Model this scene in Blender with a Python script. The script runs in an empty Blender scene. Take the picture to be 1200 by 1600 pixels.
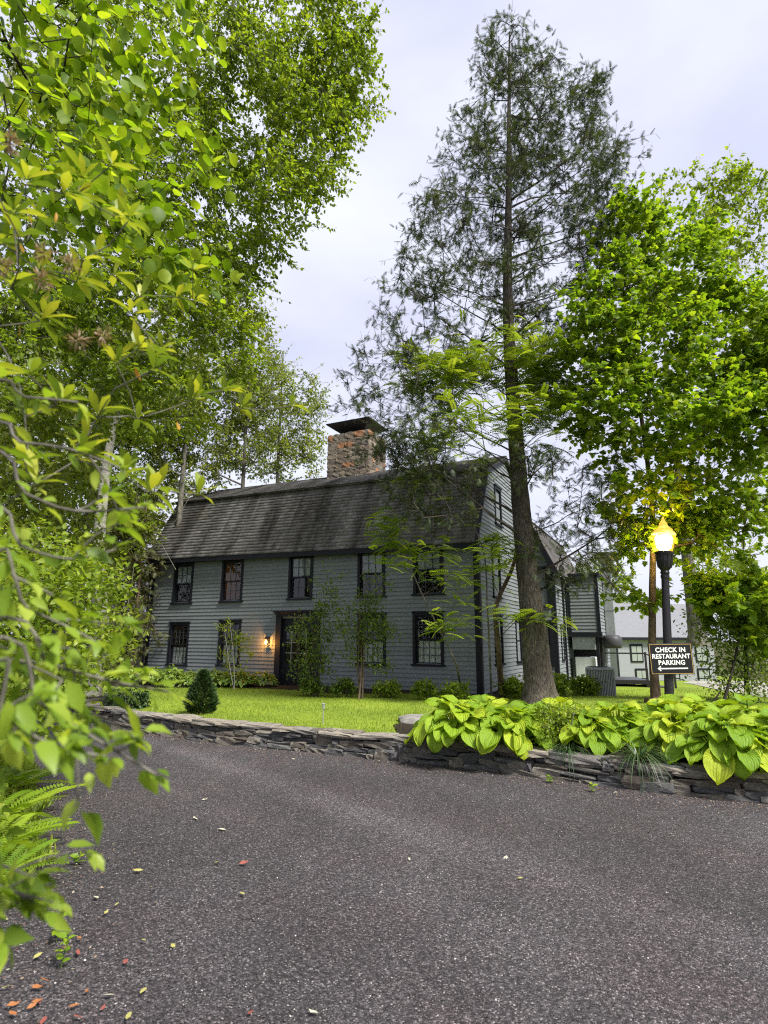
import bpy, bmesh, math, random
import numpy as np
from mathutils import Vector, Matrix
rad = math.radians
random.seed(7)
rng = np.random.default_rng(7)
SC = bpy.context.scene
COL = SC.collection

# ------------------------------------------------------------------ camera
EYE = (0.0, 0.0, 2.0)
PITCH, ROLL = rad(12.3), rad(0.25)
cd = bpy.data.cameras.new('camera')
cam = bpy.data.objects.new('camera', cd)
COL.objects.link(cam)
_f = Vector((0, math.cos(PITCH), math.sin(PITCH)))
_u = Vector((0, -math.sin(PITCH), math.cos(PITCH)))
_x = Vector((1, 0, 0))
_X = _x * math.cos(ROLL) + _u * math.sin(ROLL)
_U = -_x * math.sin(ROLL) + _u * math.cos(ROLL)
M = Matrix((_X, _U, -_f)).transposed().to_4x4()
M.translation = EYE
cam.matrix_world = M
cd.sensor_fit = 'VERTICAL'
cd.sensor_height = 32.0
cd.lens = 32.0 * 900.0 / 1600.0
cd.clip_start = 0.05
cd.clip_end = 2000
cd.dof.use_dof = True
cd.dof.focus_distance = 13.0
cd.dof.aperture_fstop = 2.6
SC.camera = cam

# ------------------------------------------------------------------ sky, sun, exposure
SUN_AZ, SUN_EL = rad(133), rad(52)          # azimuth clockwise from +Y
w = bpy.data.worlds.new('World')
SC.world = w
w.use_nodes = True
nt = w.node_tree
nt.nodes.clear()
def N(t, ty, **kw):
    n = t.nodes.new(ty)
    for k, v in kw.items():
        if hasattr(n, k): setattr(n, k, v)
        else: n.inputs[k.replace('_', ' ')].default_value = v
    return n
sky = N(nt, 'ShaderNodeTexSky', sky_type='NISHITA')
sky.sun_disc = False
sky.sun_elevation = SUN_EL
sky.sun_rotation = SUN_AZ
sky.dust_density = 3.0
tc = N(nt, 'ShaderNodeTexCoord')
mp = N(nt, 'ShaderNodeMapping')
mp.inputs['Scale'].default_value = (1.0, 1.0, 2.2)
no = N(nt, 'ShaderNodeTexNoise')
no.inputs['Scale'].default_value = 2.1
no.inputs['Detail'].default_value = 5
no.inputs['Roughness'].default_value = .5
cr = N(nt, 'ShaderNodeValToRGB')
cr.color_ramp.elements[0].position = .3
cr.color_ramp.elements[0].color = (3.6, 3.75, 4.95, 1)
cr.color_ramp.elements[1].position = .72
cr.color_ramp.elements[1].color = (5.4, 5.5, 6.15, 1)
mx = N(nt, 'ShaderNodeMix', data_type='RGBA')
mx.inputs[0].default_value = .9
bg = N(nt, 'ShaderNodeBackground')
bg.inputs['Strength'].default_value = .1
ow = N(nt, 'ShaderNodeOutputWorld')
L = nt.links.new
L(tc.outputs['Generated'], mp.inputs[0]); L(mp.outputs[0], no.inputs['Vector']); L(no.outputs['Fac'], cr.inputs[0])
L(sky.outputs[0], mx.inputs[6]); L(cr.outputs[0], mx.inputs[7]); L(mx.outputs[2], bg.inputs['Color']); L(bg.outputs[0], ow.inputs[0])
sd = bpy.data.lights.new('sun', 'SUN')
sd.energy = 4.0
sd.angle = rad(15)
sd.color = (1, .96, .88)
sun = bpy.data.objects.new('sun', sd)
COL.objects.link(sun)
_s = Vector((math.sin(SUN_AZ) * math.cos(SUN_EL), math.cos(SUN_AZ) * math.cos(SUN_EL), math.sin(SUN_EL)))
sun.rotation_euler = _s.to_track_quat('Z', 'Y').to_euler()
sun.location = (30, -8, 40)
SC.view_settings.view_transform = 'Standard'
SC.view_settings.look = 'None'
SC.view_settings.gamma = 1
SC.view_settings.use_curve_mapping = False
SC.view_settings.exposure = 1.0
SC.render.engine = 'CYCLES'
SC.cycles.max_bounces = 5
SC.cycles.diffuse_bounces = 3
SC.cycles.glossy_bounces = 2
SC.cycles.transmission_bounces = 3
SC.cycles.transparent_max_bounces = 12
SC.cycles.use_denoising = False
SC.cycles.filter_width = 1.15
SC.cycles.sample_clamp_indirect = 2.5
SC.cycles.sample_clamp_direct = 12

# ------------------------------------------------------------------ materials
MATS = {}
def newmat(name):
    m = bpy.data.materials.new(name)
    m.use_nodes = True
    t = m.node_tree
    t.nodes.clear()
    out = t.nodes.new('ShaderNodeOutputMaterial')
    MATS[name] = m
    return m, t, out
def ramp(t, cols, fac):
    r = t.nodes.new('ShaderNodeValToRGB')
    e = r.color_ramp.elements
    while len(e) < len(cols): e.new(.5)
    for el, (p, c) in zip(e, cols):
        el.position = p
        el.color = (*c, 1)
    t.links.new(fac, r.inputs[0])
    return r.outputs[0]
def noise(t, scale, detail=4, vec=None, rough=.55, stretch=None):
    n = t.nodes.new('ShaderNodeTexNoise')
    n.inputs['Scale'].default_value = scale
    n.inputs['Detail'].default_value = detail
    n.inputs['Roughness'].default_value = rough
    if vec is None:
        c = t.nodes.new('ShaderNodeTexCoord')
        vec = c.outputs['Object']
    if stretch:
        m = t.nodes.new('ShaderNodeMapping')
        m.inputs['Scale'].default_value = stretch
        t.links.new(vec, m.inputs[0])
        vec = m.outputs[0]
    t.links.new(vec, n.inputs['Vector'])
    return n.outputs['Fac']
def mulcol(t, a, b, f=1.0, mode='MULTIPLY'):
    m = t.nodes.new('ShaderNodeMix')
    m.data_type = 'RGBA'
    m.blend_type = mode
    m.inputs[0].default_value = f
    for i, v in ((6, a), (7, b)):
        if isinstance(v, tuple): m.inputs[i].default_value = (*v, 1)
        else: t.links.new(v, m.inputs[i])
    return m.outputs[2]
def bump(t, h, dist=.01, strength=.6):
    b = t.nodes.new('ShaderNodeBump')
    b.inputs['Distance'].default_value = dist
    b.inputs['Strength'].default_value = strength
    t.links.new(h, b.inputs['Height'])
    return b.outputs[0]
def principled(t, out, col, rough=.6, spec=.3, nrm=None, metal=0):
    p = t.nodes.new('ShaderNodeBsdfPrincipled')
    if isinstance(col, tuple): p.inputs['Base Color'].default_value = (*col, 1)
    else: t.links.new(col, p.inputs['Base Color'])
    p.inputs['Roughness'].default_value = rough
    p.inputs['Specular IOR Level'].default_value = spec
    p.inputs['Metallic'].default_value = metal
    if nrm is not None: t.links.new(nrm, p.inputs['Normal'])
    t.links.new(p.outputs[0], out.inputs[0])
    return p
def rndval(t):
    o = t.nodes.new('ShaderNodeObjectInfo')
    return o.outputs['Random']
def attr(t, name='rnd'):
    a = t.nodes.new('ShaderNodeAttribute')
    a.attribute_name = name
    return a.outputs['Fac']
def paint(name, c, rough=.5, var=.25, scale=9, bd=.002, perobj=0.0, spec=.3, metal=0, stretch=None):
    m, t, o = newmat(name)
    n = noise(t, scale, 5, stretch=stretch)
    col = ramp(t, [(.25, tuple(v * (1 - var) for v in c)), (.75, tuple(min(1, v * (1 + var)) for v in c))], n)
    if perobj:
        r = ramp(t, [(0, (1 - perobj,) * 3), (1, (1 + perobj,) * 3)], rndval(t))
        col = mulcol(t, col, r)
    principled(t, o, col, rough, spec, bump(t, n, bd), metal)
    return m
def leafmat(name, dark, mid, light, src='attr', trans=.45, rough=.45, spec=.35, odd=None, veins=False):
    m, t, o = newmat(name)
    v = attr(t) if src == 'attr' else rndval(t)
    cols = [(0, dark), (.5, mid), (.93, light)]
    if odd: cols += [(.955, light), (.965, odd)]
    col = ramp(t, cols, v)
    nz = noise(t, 14 if veins else 30, 3)
    col = mulcol(t, col, ramp(t, [(.3, (.78, .82, .7)), (.7, (1.12, 1.08, 1.1))], nz))
    p = t.nodes.new('ShaderNodeBsdfPrincipled')
    t.links.new(col, p.inputs['Base Color'])
    p.inputs['Roughness'].default_value = rough
    p.inputs['Specular IOR Level'].default_value = spec
    if veins:
        co = t.nodes.new('ShaderNodeTexCoord'); sx = t.nodes.new('ShaderNodeSeparateXYZ'); t.links.new(co.outputs['Object'], sx.inputs[0])
        def mt(op, a, b):
            n = t.nodes.new('ShaderNodeMath'); n.operation = op
            for i, q in enumerate((a, b)):
                if isinstance(q, (int, float)): n.inputs[i].default_value = q
                else: t.links.new(q, n.inputs[i])
            return n.outputs[0]
        wx = mt('ADD', mt('MULTIPLY', mt('MULTIPLY', sx.outputs[0], mt('SUBTRACT', 1.04, sx.outputs[0])), 1.75), .10)
        rib = mt('SINE', mt('MULTIPLY', mt('DIVIDE', mt('ABSOLUTE', sx.outputs[1], 0), wx), 34.0), 0)
        hh = mt('ADD', mt('MULTIPLY', rib, .5), mt('MULTIPLY', noise(t, 38, 2), 1.2))
        t.links.new(bump(t, hh, .007, .7), p.inputs['Normal'])
        col = mulcol(t, col, ramp(t, [(0, (.92, .94, .88)), (.6, (1.03, 1.02, 1.03))], mt('ADD', mt('MULTIPLY', rib, .5), .5)))
        blot = noise(t, 5, 5)
        col = mulcol(t, col, ramp(t, [(.66, (1, 1, 1)), (.74, (.75, .62, .35))], blot))
        t.links.new(col, p.inputs['Base Color'])
    tr = t.nodes.new('ShaderNodeBsdfTranslucent')
    tcol = mulcol(t, col, (1.25, 1.2, .55))
    t.links.new(tcol, tr.inputs['Color'])
    mixs = t.nodes.new('ShaderNodeMixShader')
    mixs.inputs[0].default_value = trans
    t.links.new(p.outputs[0], mixs.inputs[1]); t.links.new(tr.outputs[0], mixs.inputs[2])
    t.links.new(mixs.outputs[0], o.inputs[0])
    return m
def emat(name, c, s):
    m, t, o = newmat(name)
    e = t.nodes.new('ShaderNodeEmission')
    e.inputs[0].default_value = (*c, 1)
    e.inputs[1].default_value = s
    t.links.new(e.outputs[0], o.inputs[0])
    return m

paint('siding', (.166, .182, .192), .6, .17, 4, .002, .09, stretch=(.6, 4, 1.5))
paint('siding_wing', (.150, .162, .172), .6, .10, 5, .001, .07, stretch=(.6, 4, 4))
paint('trim', (.010, .011, .016), .55, .2, 12, .001, spec=.2)
paint('interior', (.10, .07, .05), .8, .3, 2)
paint('curtain', (.74, .72, .67), .8, .15, 8)
paint('shade', (.26, .29, .26), .7, .1, 3)
paint('white_vent', (.55, .57, .58), .4, .12, 6, spec=.5)
paint('galv', (.42, .44, .45), .35, .15, 8, metal=.6)
paint('ac_grey', (.27, .275, .285), .45, .1, 10)
paint('ac_dark', (.05, .05, .055), .5, .2, 10)
paint('black_metal', (.022, .02, .024), .35, .25, 18, .001)
paint('sign_black', (.010, .010, .012), .45, .15, 20, .0005)
paint('sign_white', (.86, .86, .84), .5, .03, 20, .0003)
paint('sign_tan', (.42, .27, .10), .5, .15, 20, .0003)
paint('wood_old', (.25, .19, .13), .85, .4, 14, .004, stretch=(3, 3, .4))
paint('mortar', (.22, .20, .17), .9, .3, 20, .004)
paint('concrete', (.38, .37, .35), .9, .2, 12, .003)
paint('far_siding', (.27, .28, .30), .7, .08, 3)
paint('far_roof', (.17, .175, .19), .8, .1, 4)
paint('grey_rock', (.21, .20, .185), .9, .45, 5, .02)
def glass(name):
    m, t, o = newmat(name)
    tr = t.nodes.new('ShaderNodeBsdfTransparent')
    tr.inputs[0].default_value = (.78, .82, .82, 1)
    g = t.nodes.new('ShaderNodeBsdfGlossy')
    g.inputs['Roughness'].default_value = .02
    t.links.new(bump(t, noise(t, 3, 1), .01, .25), g.inputs['Normal'])
    fr = t.nodes.new('ShaderNodeLayerWeight')
    fr.inputs[0].default_value = .5
    pw = t.nodes.new('ShaderNodeMath'); pw.operation = 'POWER'; pw.inputs[1].default_value = 5
    t.links.new(fr.outputs['Facing'], pw.inputs[0])
    ma = t.nodes.new('ShaderNodeMath'); ma.operation = 'MULTIPLY_ADD'; ma.inputs[1].default_value = .9; ma.inputs[2].default_value = .06
    t.links.new(pw.outputs[0], ma.inputs[0])
    mi = t.nodes.new('ShaderNodeMixShader')
    t.links.new(ma.outputs[0], mi.inputs[0]); t.links.new(tr.outputs[0], mi.inputs[1]); t.links.new(g.outputs[0], mi.inputs[2])
    t.links.new(mi.outputs[0], o.inputs[0])
glass('glass')
def stone_mat(name, cols, scale=6):
    m, t, o = newmat(name)
    base = ramp(t, cols, rndval(t))
    n1 = noise(t, scale, 8, rough=.65, stretch=(1, 1, 3))
    n2 = noise(t, scale * .6, 4)
    c = mulcol(t, base, ramp(t, [(.3, (.45, .45, .45)), (.7, (1.45, 1.42, 1.38))], n1))
    li = ramp(t, [(.60, (0, 0, 0)), (.70, (.16, .17, .12))], n2)
    c = mulcol(t, c, li, .6, 'ADD')
    principled(t, o, c, .85, .25, bump(t, n1, .03, .8))
stone_mat('wall_stone', [(0, (.07, .07, .075)), (.35, (.11, .11, .112)), (.6, (.15, .138, .12)), (.85, (.10, .085, .07)), (1, (.2, .185, .16))])
stone_mat('cap_stone', [(0, (.22, .20, .17)), (.5, (.28, .25, .21)), (1, (.20, .19, .18))])
stone_mat('chimney_stone', [(0, (.13, .115, .10)), (.3, (.21, .17, .13)), (.6, (.17, .155, .135)), (.8, (.27, .23, .18)), (.9, (.28, .22, .16)), (.93, (.38, .19, .09)), (1, (.33, .17, .09))])
def roof_mat():
    m, t, o = newmat('roof_shingle')
    v = attr(t)
    base = ramp(t, [(0, (.086, .082, .079)), (.5, (.11, .106, .103)), (1, (.137, .133, .13))], v)
    tcn = t.nodes.new('ShaderNodeTexCoord').outputs['Object']
    st = noise(t, 1.0, 5, vec=tcn, stretch=(1.5, .22, .22))
    c = mulcol(t, base, ramp(t, [(.34, (.5, .48, .47)), (.62, (1.6, 1.6, 1.62))], st))
    li = noise(t, 1.0, 3, vec=tcn, stretch=(3.2, .25, .25))
    c = mulcol(t, c, ramp(t, [(.62, (0, 0, 0)), (.72, (.07, .07, .055))], li), .8, 'ADD')
    ms = noise(t, .9, 6, vec=tcn)
    c = mulcol(t, c, ramp(t, [(.60, (0, 0, 0)), (.75, (.05, .045, .01))], ms), .7, 'ADD')
    principled(t, o, c, .9, .2, bump(t, noise(t, 40, 3), .004))
roof_mat()
def asphalt():
    m, t, o = newmat('asphalt')
    tcn = t.nodes.new('ShaderNodeTexCoord').outputs['Object']
    def vor(scale):
        vn = t.nodes.new('ShaderNodeTexVoronoi')
        vn.inputs['Scale'].default_value = scale
        t.links.new(tcn, vn.inputs['Vector'])
        return vn
    v1, v2 = vor(95), vor(230)
    sep = t.nodes.new('ShaderNodeSeparateColor')
    t.links.new(v1.outputs['Color'], sep.inputs[0])
    c1 = ramp(t, [(0, (.014, .013, .0138)), (.4, (.037, .035, .037)), (.75, (.075, .071, .074)), (.93, (.125, .12, .122)), (1, (.27, .26, .255))], sep.outputs[0])
    sep2 = t.nodes.new('ShaderNodeSeparateColor')
    t.links.new(v2.outputs['Color'], sep2.inputs[0])
    c2 = ramp(t, [(0, (.55, .55, .55)), (.8, (1.15, 1.12, 1.12)), (1, (1.8, 1.75, 1.7))], sep2.outputs[0])
    c = mulcol(t, c1, c2)
    big = noise(t, .45, 6, vec=tcn, stretch=(1.0, .55, 1), rough=.62)
    c = mulcol(t, c, ramp(t, [(.3, (.66, .65, .67)), (.5, (1.02, .99, 1.02)), (.72, (1.45, 1.42, 1.44))], big))
    red = noise(t, .8, 4, vec=tcn)
    c = mulcol(t, c, ramp(t, [(.45, (1, 1, 1)), (.7, (1.06, .96, .96))], red))
    # worn wheel track swinging round the bend
    xyz = t.nodes.new('ShaderNodeSeparateXYZ')
    wob = t.nodes.new('ShaderNodeMapping')
    t.links.new(tcn, xyz.inputs[0])
    def math_(op, a, b):
        n = t.nodes.new('ShaderNodeMath'); n.operation = op
        for i, q in enumerate((a, b)):
            if isinstance(q, (int, float)): n.inputs[i].default_value = q
            else: t.links.new(q, n.inputs[i])
        return n.outputs[0]
    d = math_('ADD', xyz.outputs[1], math_('MULTIPLY', xyz.outputs[0], 1.05))
    d = math_('ADD', d, math_('MULTIPLY', noise(t, .5, 3, vec=tcn), .8))
    for c0, wd, br in ((7.5, .6, 1.38), (5.7, .5, 1.12), (10.0, .5, 1.1)):
        k = math_('ABSOLUTE', math_('SUBTRACT', d, c0), 0)
        k = math_('DIVIDE', k, wd)
        c = mulcol(t, c, ramp(t, [(0, (br, br, br)), (.4, (1 + (br - 1) * .75,) * 3), (1, (1, 1, 1))], k))
    hgt = math_('ADD', math_('MULTIPLY', v1.outputs['Distance'], -1.0), math_('MULTIPLY', v2.outputs['Distance'], -.4))
    principled(t, o, c, .75, .35, bump(t, hgt, .012, .9))
asphalt()
def ground_mat(name, cols, scale, bd, spec=.1, big=.4):
    m, t, o = newmat(name)
    n = noise(t, scale, 8, rough=.7)
    c = ramp(t, cols, n)
    c = mulcol(t, c, ramp(t, [(.35, (.75, .78, .75)), (.7, (1.3, 1.25, 1.1))], noise(t, big, 4)))
    principled(t, o, c, .9, spec, bump(t, n, bd, .9))
ground_mat('lawn', [(.3, (.10, .15, .018)), (.5, (.18, .25, .03)), (.7, (.25, .31, .05))], 16, .03)
ground_mat('mulch', [(.3, (.012, .010, .009)), (.55, (.03, .025, .021)), (.75, (.075, .06, .05))], 30, .03)
ground_mat('forest_floor', [(.3, (.03, .03, .013)), (.5, (.05, .055, .018)), (.7, (.09, .075, .04))], 7, .04)
ground_mat('gravel', [(.3, (.20, .19, .18)), (.6, (.34, .33, .31)), (.8, (.45, .44, .42))], 25, .02)
def bark(name, c1, c2, c3, zs=.25, sc=14, bd=.03):
    m, t, o = newmat(name)
    n = noise(t, sc, 7, rough=.65, stretch=(1, 1, zs))
    c = ramp(t, [(.32, c1), (.52, c2), (.72, c3)], n)
    b = noise(t, 1.3, 4)
    c = mulcol(t, c, ramp(t, [(.4, (.8, .8, .8)), (.65, (1.2, 1.22, 1.1))], b))
    principled(t, o, c, .9, .15, bump(t, n, bd, 1.0))
bark('bark_hemlock', (.034, .029, .024), (.11, .094, .080), (.225, .20, .175), .22, 30, .08)
bark('bark_grey', (.06, .055, .05), (.13, .12, .105), (.24, .23, .205), .35, 12, .015)
bark('bark_pale', (.16, .15, .13), (.30, .29, .25), (.44, .43, .38), 1.5, 9, .01)
bark('bark_brown', (.05, .036, .025), (.12, .085, .06), (.20, .155, .11), .3, 16, .012)
bark('bark_dark', (.015, .013, .012), (.035, .03, .026), (.07, .06, .05), .3, 16, .012)
leafmat('leaf_birch', (.105, .175, .014), (.195, .29, .02), (.33, .42, .04), trans=.6)
leafmat('leaf_hemlock', (.035, .054, .024), (.062, .088, .036), (.115, .148, .055), trans=.3)
leafmat('leaf_maple', (.105, .21, .012), (.20, .33, .018), (.34, .45, .03), trans=.6)
leafmat('leaf_maple_obj', (.115, .22, .012), (.22, .35, .018), (.36, .47, .03), src='obj', trans=.6)
leafmat('leaf_forest', (.10, .15, .02), (.19, .25, .035), (.31, .36, .07), trans=.55)
leafmat('leaf_olive', (.07, .085, .03), (.13, .145, .05), (.21, .22, .08), trans=.35)
leafmat('leaf_shrub', (.06, .115, .016), (.12, .195, .027), (.23, .30, .05), trans=.42, spec=.4)
leafmat('leaf_conifer', (.02, .05, .018), (.04, .08, .025), (.07, .12, .035), trans=.15)
leafmat('leaf_sumac', (.12, .21, .018), (.21, .32, .03), (.33, .43, .06), src='obj', trans=.4)
leafmat('leaf_sumac_mass', (.14, .23, .018), (.24, .34, .03), (.37, .46, .06), trans=.5)
leafmat('leaf_overhead', (.10, .185, .010), (.205, .335, .016), (.35, .46, .03), src='obj', trans=.6)
leafmat('leaf_near', (.12, .21, .018), (.235, .36, .03), (.40, .50, .07), src='obj', trans=.5, spec=.45)
leafmat('leaf_rhodo', (.10, .17, .02), (.24, .32, .03), (.43, .46, .05), src='obj', trans=.45, spec=.5)
leafmat('leaf_azalea', (.105, .175, .015), (.215, .315, .03), (.37, .45, .06), trans=.55)
leafmat('leaf_hosta', (.18, .32, .016), (.28, .43, .022), (.42, .52, .03), src='obj', trans=.35, rough=.5, spec=.32, veins=True)
leafmat('leaf_hosta_small', (.11, .20, .025), (.20, .31, .045), (.34, .43, .12), trans=.4)
leafmat('leaf_fern', (.13, .24, .015), (.22, .35, .02), (.32, .44, .03), src='obj', trans=.45)
leafmat('grass_blade', (.12, .19, .018), (.21, .30, .028), (.33, .40, .06), trans=.4)
leafmat('grass_dark', (.018, .05, .015), (.04, .085, .025), (.10, .15, .06), src='obj', trans=.2, spec=.5)
leafmat('fallen', (.22, .06, .03), (.33, .17, .05), (.38, .36, .10), src='obj', trans=.2)
leafmat('twig_flower', (.20, .13, .09), (.30, .21, .15), (.40, .31, .23), trans=.3)
leafmat('leaf_orange', (.45, .20, .02), (.55, .28, .03), (.60, .36, .05), src='obj', trans=.4)
paint('pebble', (.12, .115, .115), .85, .6, 30)

# ------------------------------------------------------------------ mesh helpers
def link(name, me, mat=None, parent=None):
    o = bpy.data.objects.new(name, me)
    COL.objects.link(o)
    if mat is not None and me is not None and not me.materials:
        me.materials.append(MATS[mat] if isinstance(mat, str) else mat)
    if parent is not None: o.parent = parent
    return o
def tag(o, label=None, cat=None, group=None, kind=None):
    for k, v in (('label', label), ('category', cat), ('group', group), ('kind', kind)):
        if v: o[k] = v
    return o
def thing(name, label, cat, loc=(0, 0, 0), rz=0, group=None):
    o = bpy.data.objects.new(name, None)
    o.empty_display_size = .2
    COL.objects.link(o)
    o.location = loc
    o.rotation_euler = (0, 0, rz)
    return tag(o, label, cat, group)
def npmesh(name, V, Fc, rnd=None, smooth=False):
    """V (n,3); Fc list of (m,k) int arrays."""
    me = bpy.data.meshes.new(name)
    V = np.asarray(V, dtype=np.float32)
    if not isinstance(Fc, list): Fc = [Fc]
    Fc = [np.asarray(q, dtype=np.int32) for q in Fc if len(q)]
    me.vertices.add(len(V))
    me.vertices.foreach_set('co', V.ravel())
    nl = sum(q.size for q in Fc); nf = sum(len(q) for q in Fc)
    me.loops.add(nl)
    me.loops.foreach_set('vertex_index', np.concatenate([q.ravel() for q in Fc]))
    me.polygons.add(nf)
    tot = np.concatenate([np.full(len(q), q.shape[1], dtype=np.int32) for q in Fc])
    st = np.concatenate([[0], np.cumsum(tot)[:-1]]).astype(np.int32)
    me.polygons.foreach_set('loop_start', st)
    me.polygons.foreach_set('loop_total', tot)
    if smooth: me.polygons.foreach_set('use_smooth', np.ones(nf, dtype=bool))
    me.update(calc_edges=True)
    if rnd is not None:
        a = me.attributes.new('rnd', 'FLOAT', 'FACE')
        a.data.foreach_set('value', np.asarray(rnd, dtype=np.float32))
    me.validate()
    return me
class MB:
    def __init__(s): s.v = []; s.f = []
    def quad(s, a, b, c, d):
        i = len(s.v); s.v += [a, b, c, d]; s.f.append((i, i + 1, i + 2, i + 3)); return s
    def tri(s, a, b, c):
        i = len(s.v); s.v += [a, b, c]; s.f.append((i, i + 1, i + 2)); return s
    def box(s, x0, x1, y0, y1, z0, z1):
        i = len(s.v)
        s.v += [(x, y, z) for z in (z0, z1) for x, y in ((x0, y0), (x1, y0), (x1, y1), (x0, y1))]
        s.f += [tuple(i + k for k in q) for q in ((3, 2, 1, 0), (4, 5, 6, 7), (0, 1, 5, 4), (1, 2, 6, 5), (2, 3, 7, 6), (3, 0, 4, 7))]
        return s
    def bar(s, a, b, r, n=8, r2=None):
        a, b = Vector(a), Vector(b); d = (b - a).normalized()
        p = d.orthogonal().normalized(); q = d.cross(p); i = len(s.v); r2 = r if r2 is None else r2
        for c, rr in ((a, r), (b, r2)):
            s.v += [tuple(c + (p * math.cos(t) + q * math.sin(t)) * rr) for t in [2 * math.pi * k / n for k in range(n)]]
        s.f += [(i + k, i + (k + 1) % n, i + n + (k + 1) % n, i + n + k) for k in range(n)]
        s.f += [tuple(i + k for k in range(n))[::-1], tuple(i + n + k for k in range(n))]
        return s
    def prism(s, poly, y0, y1):
        """poly in (x,z), extruded along y."""
        i = len(s.v); n = len(poly)
        s.v += [(x, y0, z) for x, z in poly] + [(x, y1, z) for x, z in poly]
        s.f += [(i + k, i + (k + 1) % n, i + n + (k + 1) % n, i + n + k) for k in range(n)]
        s.f += [tuple(i + k for k in range(n))[::-1], tuple(i + n + k for k in range(n))]
        return s
    def lathe(s, prof, n=16, c=(0, 0, 0)):
        i = len(s.v)
        for r, z in prof:
            s.v += [(c[0] + r * math.cos(2 * math.pi * k / n), c[1] + r * math.sin(2 * math.pi * k / n), c[2] + z) for k in range(n)]
        for j in range(len(prof) - 1):
            s.f += [(i + j * n + k, i + j * n + (k + 1) % n, i + (j + 1) * n + (k + 1) % n, i + (j + 1) * n + k) for k in range(n)]
        s.f += [tuple(i + k for k in range(n))[::-1], tuple(i + (len(prof) - 1) * n + k for k in range(n))]
        return s
    def build(s, name, mat, parent=None, bevel=0, smooth=False):
        me = bpy.data.meshes.new(name)
        me.from_pydata(s.v, [], s.f)
        bm = bmesh.new(); bm.from_mesh(me)
        bmesh.ops.recalc_face_normals(bm, faces=bm.faces)
        if bevel:
            bmesh.ops.bevel(bm, geom=list(bm.edges), offset=bevel, segments=1, affect='EDGES')
        if smooth:
            for fc in bm.faces: fc.smooth = True
        bm.to_mesh(me); bm.free()
        return link(name, me, mat, parent)
def unit(v): return v / np.maximum(np.linalg.norm(v, axis=-1, keepdims=True), 1e-9)

# leaf templates: x along the midrib, y across, z up; faces grouped by size
DIAM = (np.array([(0, 0, 0), (.42, .30, .07), (1, 0, -.04), (.42, -.30, .07)]), np.array([(0, 2, 1), (0, 3, 2)]))
NARROW = (np.array([(0, 0, 0), (.42, .14, .04), (1, 0, -.06), (.42, -.14, .04)]), np.array([(0, 2, 1), (0, 3, 2)]))
OVATE = (np.array([(0, 0, 0), (.36, 0, .0), (.7, 0, -.03), (1, 0, -.12), (.28, .27, .08), (.66, .22, .04), (.28, -.27, .08), (.66, -.22, .04)]),
         np.array([(0, 1, 4), (1, 5, 4), (1, 2, 5), (2, 3, 5), (0, 6, 1), (1, 6, 7), (1, 7, 2), (2, 7, 3)]))
def _maple():
    pts = [(0, 0), (.05, .30), (.12, .52), (.30, .34), (.50, .56), (.56, .30), (.74, .24), (1.0, 0)]
    out = pts + [(x, -y) for x, y in pts[-2:0:-1]]
    v = [(.38, 0, .05)] + [(x, y, -.12 * abs(y) - .06 * x) for x, y in out]
    n = len(out)
    return np.array(v), np.array([(0, 1 + (k + 1) % n, 1 + k) for k in range(n)])
MAPLE = _maple()
def _spray(n=6, wd=.035, up=.0):
    v = []; f = []
    def spine(a, b, w0):
        a, b = np.array(a), np.array(b); d = unit(b - a); s = np.array((-d[1], d[0], 0)) * w0
        i = len(v); v.extend([a + s, a - s, b]); f.append((i, i + 1, i + 2))
    spine((0, 0, 0), (1, 0, -.12), wd * .8)
    for k in range(n):
        t = .08 + .8 * k / n
        for sg in (-1, 1):
            ln = .36 * (1 - t * .75)
            spine((t, 0, -.12 * t * t), (t + ln * .75, sg * ln, -.12 * t * t - .08), wd)
    return np.array(v), np.array(f)
SPRAY = _spray(6, .042)
def _pinnate(n=8, wd=.05, droop=.35, ll=.26):
    v = []; f = []
    def z(t): return .06 * t - droop * t * t
    v += [(0, .006, 0), (0, -.006, 0), (1, 0, z(1))]; f.append((0, 1, 2))
    for k in range(n + 1):
        t = .16 + .8 * k / n
        for sg in (-1, 1):
            l2 = ll * (1 - .45 * abs(t - .5))
            i = len(v); a = np.array((t, 0, z(t))); b = a + np.array((l2 * .35, sg * l2, -l2 * .25)); m = (a + b) / 2
            o = np.array((wd, -sg * wd * .2, 0))
            v += [a, m + o, b, m - o]; f += [(i, i + 1, i + 2), (i, i + 2, i + 3)]
    return np.array([tuple(q) for q in v]), np.array(f)
PINNATE = _pinnate(9, .045, .4, .20)
FERN = _pinnate(16, .022, .45, .24)
def scatter(tpl, P, D, S, Nn=None, roll=.5):
    """vectorised copies of a template: positions P, midrib directions D, sizes S."""
    tv, tf = tpl
    n = len(P)
    D = unit(np.asarray(D, float))
    up = np.tile((0, 0, 1.0), (n, 1)) if Nn is None else np.asarray(Nn, float)
    up = up + rng.normal(0, roll, (n, 3))
    Yv = unit(np.cross(up, D)); Zv = np.cross(D, Yv)
    S = np.asarray(S, float)[:, None, None]
    V = P[:, None, :] + S * (tv[None, :, 0, None] * D[:, None, :] + tv[None, :, 1, None] * Yv[:, None, :] + tv[None, :, 2, None] * Zv[:, None, :])
    Fc = tf[None] + (np.arange(n) * len(tv))[:, None, None]
    return V.reshape(-1, 3), Fc.reshape(-1, tf.shape[1]), n, len(tf)
def leafmesh(name, tpl, P, D, S, rnd=None, Nn=None, roll=.5):
    V, Fc, n, k = scatter(tpl, P, D, S, Nn, roll)
    r = rng.random(n) if rnd is None else np.clip(rnd, 0, 1)
    return npmesh(name, V, Fc, np.repeat(r, k))
def tpl_mesh(name, tpl, smooth=True):
    return npmesh(name, tpl[0], tpl[1], None, smooth)
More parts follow.
